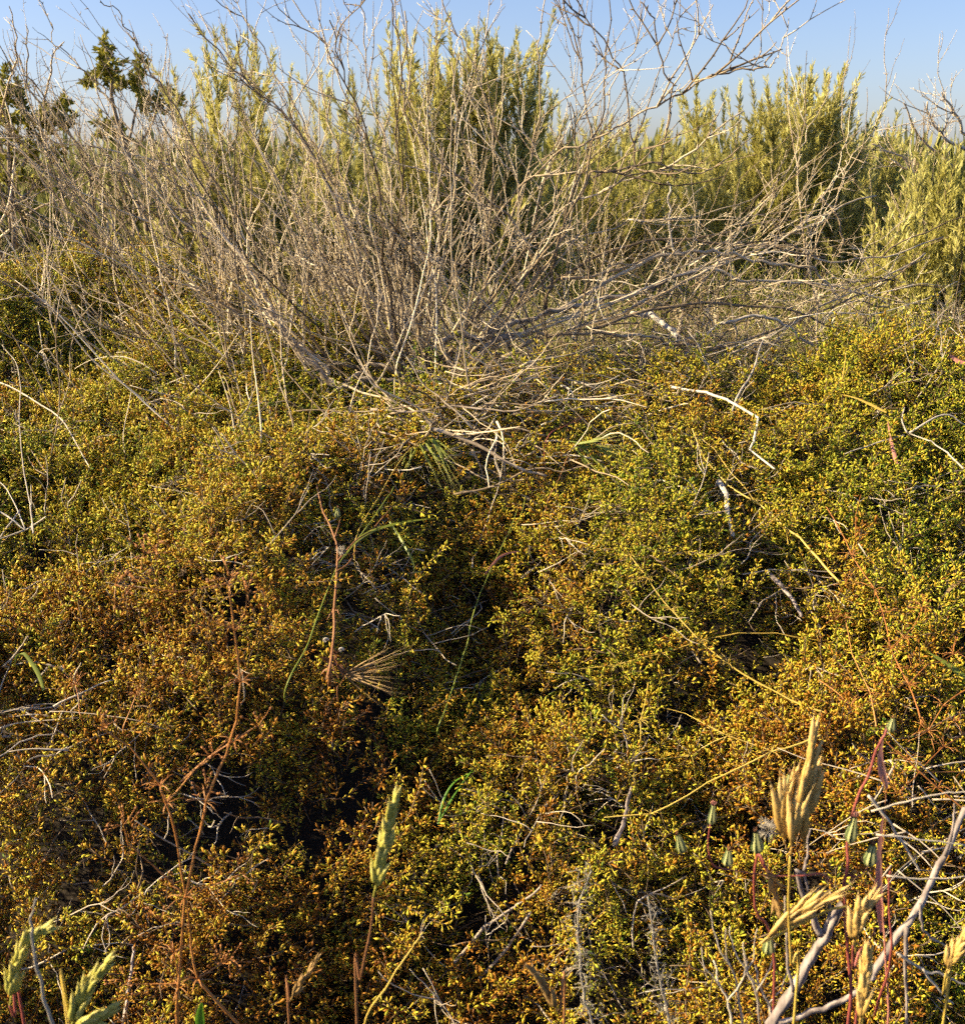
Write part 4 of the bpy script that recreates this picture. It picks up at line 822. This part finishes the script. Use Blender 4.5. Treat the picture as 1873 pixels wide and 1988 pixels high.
# ---------------------------------------------------------------- loose bleached sticks on the mat
def stick(label, pts_, r, mt='whitewood', lift=.05, Y=None, name='fallen_stick', forks=(), cat='stick', group=None, taper=.6):
    p = ML(pts_, lift) if Y is None else [P(px, py, Y) for px, py in pts_]
    p = wobble(jointed(p) if Y is None else catmull(p, 5), .0008)
    t = thing(name, label, cat, p[0], group); b = MB(); rr = np.linspace(r, r * taper, len(p)) * (1 + .07 * R.normal(size=len(p))); b.tube(p, rr, 10 if r > .004 else 7); b.build('stem', MAT[mt], t)
    for fp, fr_ in forks:
        q = wobble(catmull(ML(fp, lift) if Y is None else [P(px, py, Y - .01) for px, py in fp], 5), .0006); b = MB(); b.tube(q, np.linspace(fr_, fr_ * .5, len(q)), 6); b.build('fork', MAT[mt], t)
    return t
stick('white bent stick zigzagging down on the mat at right of the middle', [(1300,750),(1373,762),(1413,777),(1470,812),(1463,857),(1455,872),(1503,910)], .0034, lift=.04)
stick('short thick white stick on the right part of the mat under the straw stem', [(1395,935),(1410,960),(1412,1000),(1422,1040)], .005, 'whitewood', .03)
stick('grey stick poking out of the mat between the crossing straw stems', [(1490,1110),(1520,1140),(1545,1175),(1555,1195)], .0045, 'stick', .02)
stick('pale upright stick low in the mat right of the middle', [(1193,1642),(1210,1600),(1218,1567),(1228,1520),(1233,1477)], .0035, 'stick', .02)
stick('thin white twig arching over the mat at the left edge', [(-15,738),(0,742),(50,767),(100,797),(130,827),(155,872),(175,907)], .0018, lift=.07)
stick('upright bleached twig at the left edge crossing the arching one', [(65,1035),(60,980),(47,917),(40,842),(42,752),(30,700),(5,670)], .0014, lift=.08)
stick('forked bleached twigs at the left edge halfway up', [(-10,985),(20,1005),(50,1029),(90,1004)], .002, lift=.05, forks=[([(50,1029),(20,960),(-5,930)], .0014), ([(62,1030),(62,985),(60,940)], .0012), ([(50,1029),(-10,1050)], .002), ([(40,990),(0,1045),(-10,1070)], .002)])
stick('grey forked twig among the leaves at the right edge', [(1870,910),(1840,880),(1805,855),(1760,840)], .002, lift=.05, mt='whitewood', forks=[([(1760,840),(1750,815),(1755,790)], .002), ([(1765,840),(1830,805),(1873,825)], .0025), ([(1755,845),(1700,860),(1640,880)], .002)])
stick('thin grey stick slanting up in front of the sprawling tangle', [(1420,800),(1450,740),(1470,690),(1480,660)], .0028, lift=.08)
stick('brown branch half buried below the fallen twig heap', [(1010,1010),(1060,940),(1095,912),(1120,880)][:0] + [(880,1870),(940,1800),(1000,1760),(1050,1720)], .003, 'bark', .008)
stick('buried brown branch parallel to the other at the bottom middle', [(930,1900),(985,1840),(1030,1770)], .0026, 'bark', .006)
stick('grey dead upright stick in the dark leaves at the bottom left', [(240,1990),(248,1930),(258,1870),(260,1840)], .0035, 'stick', .01)
k = 0
for q in range(26):    # pale twig tangle at the left edge
    px = R.uniform(-30, 150); py = R.uniform(1290, 1480); a0 = M(px, py, R.uniform(.01, .06)); p = stem_free(a0, R.choice([0, math.pi]) + R.normal(0, .7), R.normal(.1, .45), R.uniform(.07, .2), -.03, .002, .08, 8)
    if q == 0: lt = thing('fallen_twig_heap', 'bleached tangle of thin dry twigs lying at the left edge', 'twigs', a0)
    b = MB(); b.tube(p, np.linspace(R.uniform(.0008, .0022), .0007, len(p)), 5); b.build('twig', MAT['paletwig'], lt)
for q in range(24):
    px = R.uniform(1700, 1890); py = R.uniform(1480, 1720); a0 = M(px, py, R.uniform(.03, .12)); p = stem_free(a0, R.choice([0, math.pi]) + R.normal(0, .5), R.normal(.0, .4), R.uniform(.08, .25), -.03, .002, .06, 8)
    if q == 0: rt = thing('fallen_twig_heap', 'loose web of thin pale twigs behind the grey stick at the right edge', 'twigs', a0)
    b = MB(); b.tube(p, np.linspace(R.uniform(.0008, .0018), .0006, len(p)), 5); b.build('twig', MAT['paletwig'], rt)

# ---------------------------------------------------------------- lower right corner: grey sticks, red stalks, buds
stick('thick weathered grey stick rising from the bottom edge with a white fork', [(1490,2010),(1498,1987),(1533,1932),(1583,1847),(1610,1800),(1633,1757)], .0056, 'stick', Y=.88, forks=[([(1593,1815),(1575,1775),(1560,1740),(1543,1690)], .0035), ([(1598,1812),(1610,1770),(1612,1730)], .002), ([(1560,1690),(1565,1660),(1572,1610)], .0015), ([(1543,1690),(1560,1700),(1566,1735)], .0018), ([(1540,1925),(1530,1880),(1525,1800),(1522,1740)], .0018)], taper=.7)
stick('long weathered grey stick slanting up to the right edge', [(1690,1900),(1698,1887),(1753,1802),(1793,1742),(1833,1662),(1873,1572)], .0035, 'stick', Y=.92, forks=[([(1785,1755),(1788,1790),(1800,1815),(1845,1842)], .0016), ([(1760,1800),(1757,1880),(1760,1995)], .0022), ([(1833,1662),(1850,1600),(1853,1560)], .0015)], taper=.75)
stick('low grey stick lying along the bottom edge under the large golden ear', [(1500,1990),(1560,1970),(1620,1950),(1665,1925)], .0032, 'stick', Y=.9, taper=.8)
stick('pale thin forked twig at the right edge near the bottom corner', [(1740,1850),(1790,1880),(1830,1895),(1880,1915)], .0016, 'paletwig', Y=.9, forks=[([(1790,1880),(1815,1915),(1850,1950)], .0013)])
stick('thin pale twig crossing in front of the grey sticks on the right', [(1685,1545),(1720,1590),(1760,1650),(1785,1690)], .0015, 'paletwig', Y=.9, forks=[([(1690,1575),(1760,1555),(1830,1540),(1880,1535)], .001), ([(1700,1620),(1780,1630),(1880,1640)], .001), ([(1720,1700),(1800,1708),(1880,1700)], .001)])
rs = stalk('red_stalk', 'tall dark red flower stalk with striped green buds at the lower right', [(1648,2000),(1648,1877),(1638,1752),(1643,1667),(1658,1567),(1680,1510),(1708,1444),(1725,1412)], 'red', .0018, 0, 'weed', Y=.86, taper=.6)
for pts_ in ([(1640,1760),(1600,1700),(1560,1700),(1500,1700),(1420,1690)], [(1420,1690),(1385,1680),(1374,1640),(1378,1600)], [(1648,1877),(1680,1840),(1700,1800)], [(1640,1700),(1670,1700),(1685,1680)], [(1500,1700),(1480,1680),(1472,1660)], [(1420,1690),(1412,1680)]):
    b = MB(); p = catmull([P(a, c, .86) for a, c in pts_], 4); b.tube(p, np.linspace(.0009, .0006, len(p)), 5); b.build('side_stem', MAT['red'], rs)
for (px, py), d, L, w in (((1648,1635),(.1,0,1),.024,.0055), ((1470,1655),(-.15,0,1),.02,.006), ((1380,1600),(.05,0,1),.018,.004), ((1325,1655),(-.3,0,1),.018,.005), ((1410,1680),(.05,0,1),.015,.0055), ((1490,1850),(0,0,1),.016,.006), ((1685,1680),(.1,0,1),.02,.006), ((1727,1420),(.1,0,1),.012,.004), ((1525,1540),(.1,0,1),.018,.004)):
    bud(rs, P(px, py, .855), np.array(d, float), L, w, 'pink' if px in (1648, 1380) else 'brownstalk')
b = MB(); c0 = P(1490, 1612, .86)
for _ in range(90): b.tube(np.array([c0, c0 + nrm(R.normal(size=3) + np.array([0, 0, .3])) * .012 * R.uniform(.7, 1.1)]), [.0003, .0002], 3)
b.build('seed_tuft', MAT['husk'], rs)
stalk('dry_blade_grass', 'pink flat upright dry blade on a thin stem at the lower right', [(1722,2000),(1720,1900),(1714,1802),(1710,1740)], 'pink', .0014, 0, 'grass', Y=.9, blades=[([(1712,1810),(1709,1740),(1708,1677),(1711,1620),(1716,1570)], .0095, 'pink')])
stalk('red_stalk', 'thin bright red stalk just right of the pink blade', [(1728,1860),(1726,1790),(1724,1720),(1728,1690)], 'red', .0014, 0, 'stalk', Y=.89)
stalk('dry_blade_grass', 'narrow pale blade hanging beside the top of the tall red stalk', [(1715,1640),(1717,1560),(1712,1480)], 'brownstalk', .0008, 0, 'grass', Y=.9, blades=[([(1722,1530),(1712,1490),(1712,1450),(1722,1400)], .008, 'pink')])
for n_, (px, py, hh) in enumerate(((1475,1990,160),(1440,1995,190),(1500,1995,120),(1420,1995,130))):
    stick(['thin grey branching twig left of the thick grey stick at the bottom', 'outermost thin grey twig left of the thick grey stick', 'short grey twig touching the thick grey stick at the bottom', 'shortest faint grey twig left of the thick stick'][n_], [(px, py), (px - 8, py - hh * .4), (px - 28, py - hh * .75), (px - 32, py - hh)], .0014, 'paletwig', Y=.9, forks=[([(px - 8, py - hh * .4), (px + 20, py - hh * .7), (px + 30, py - hh)], .0009), ([(px - 20, py - hh * .6), (px - 50, py - hh * .9), (px - 60, py - hh * 1.2)], .0008)])
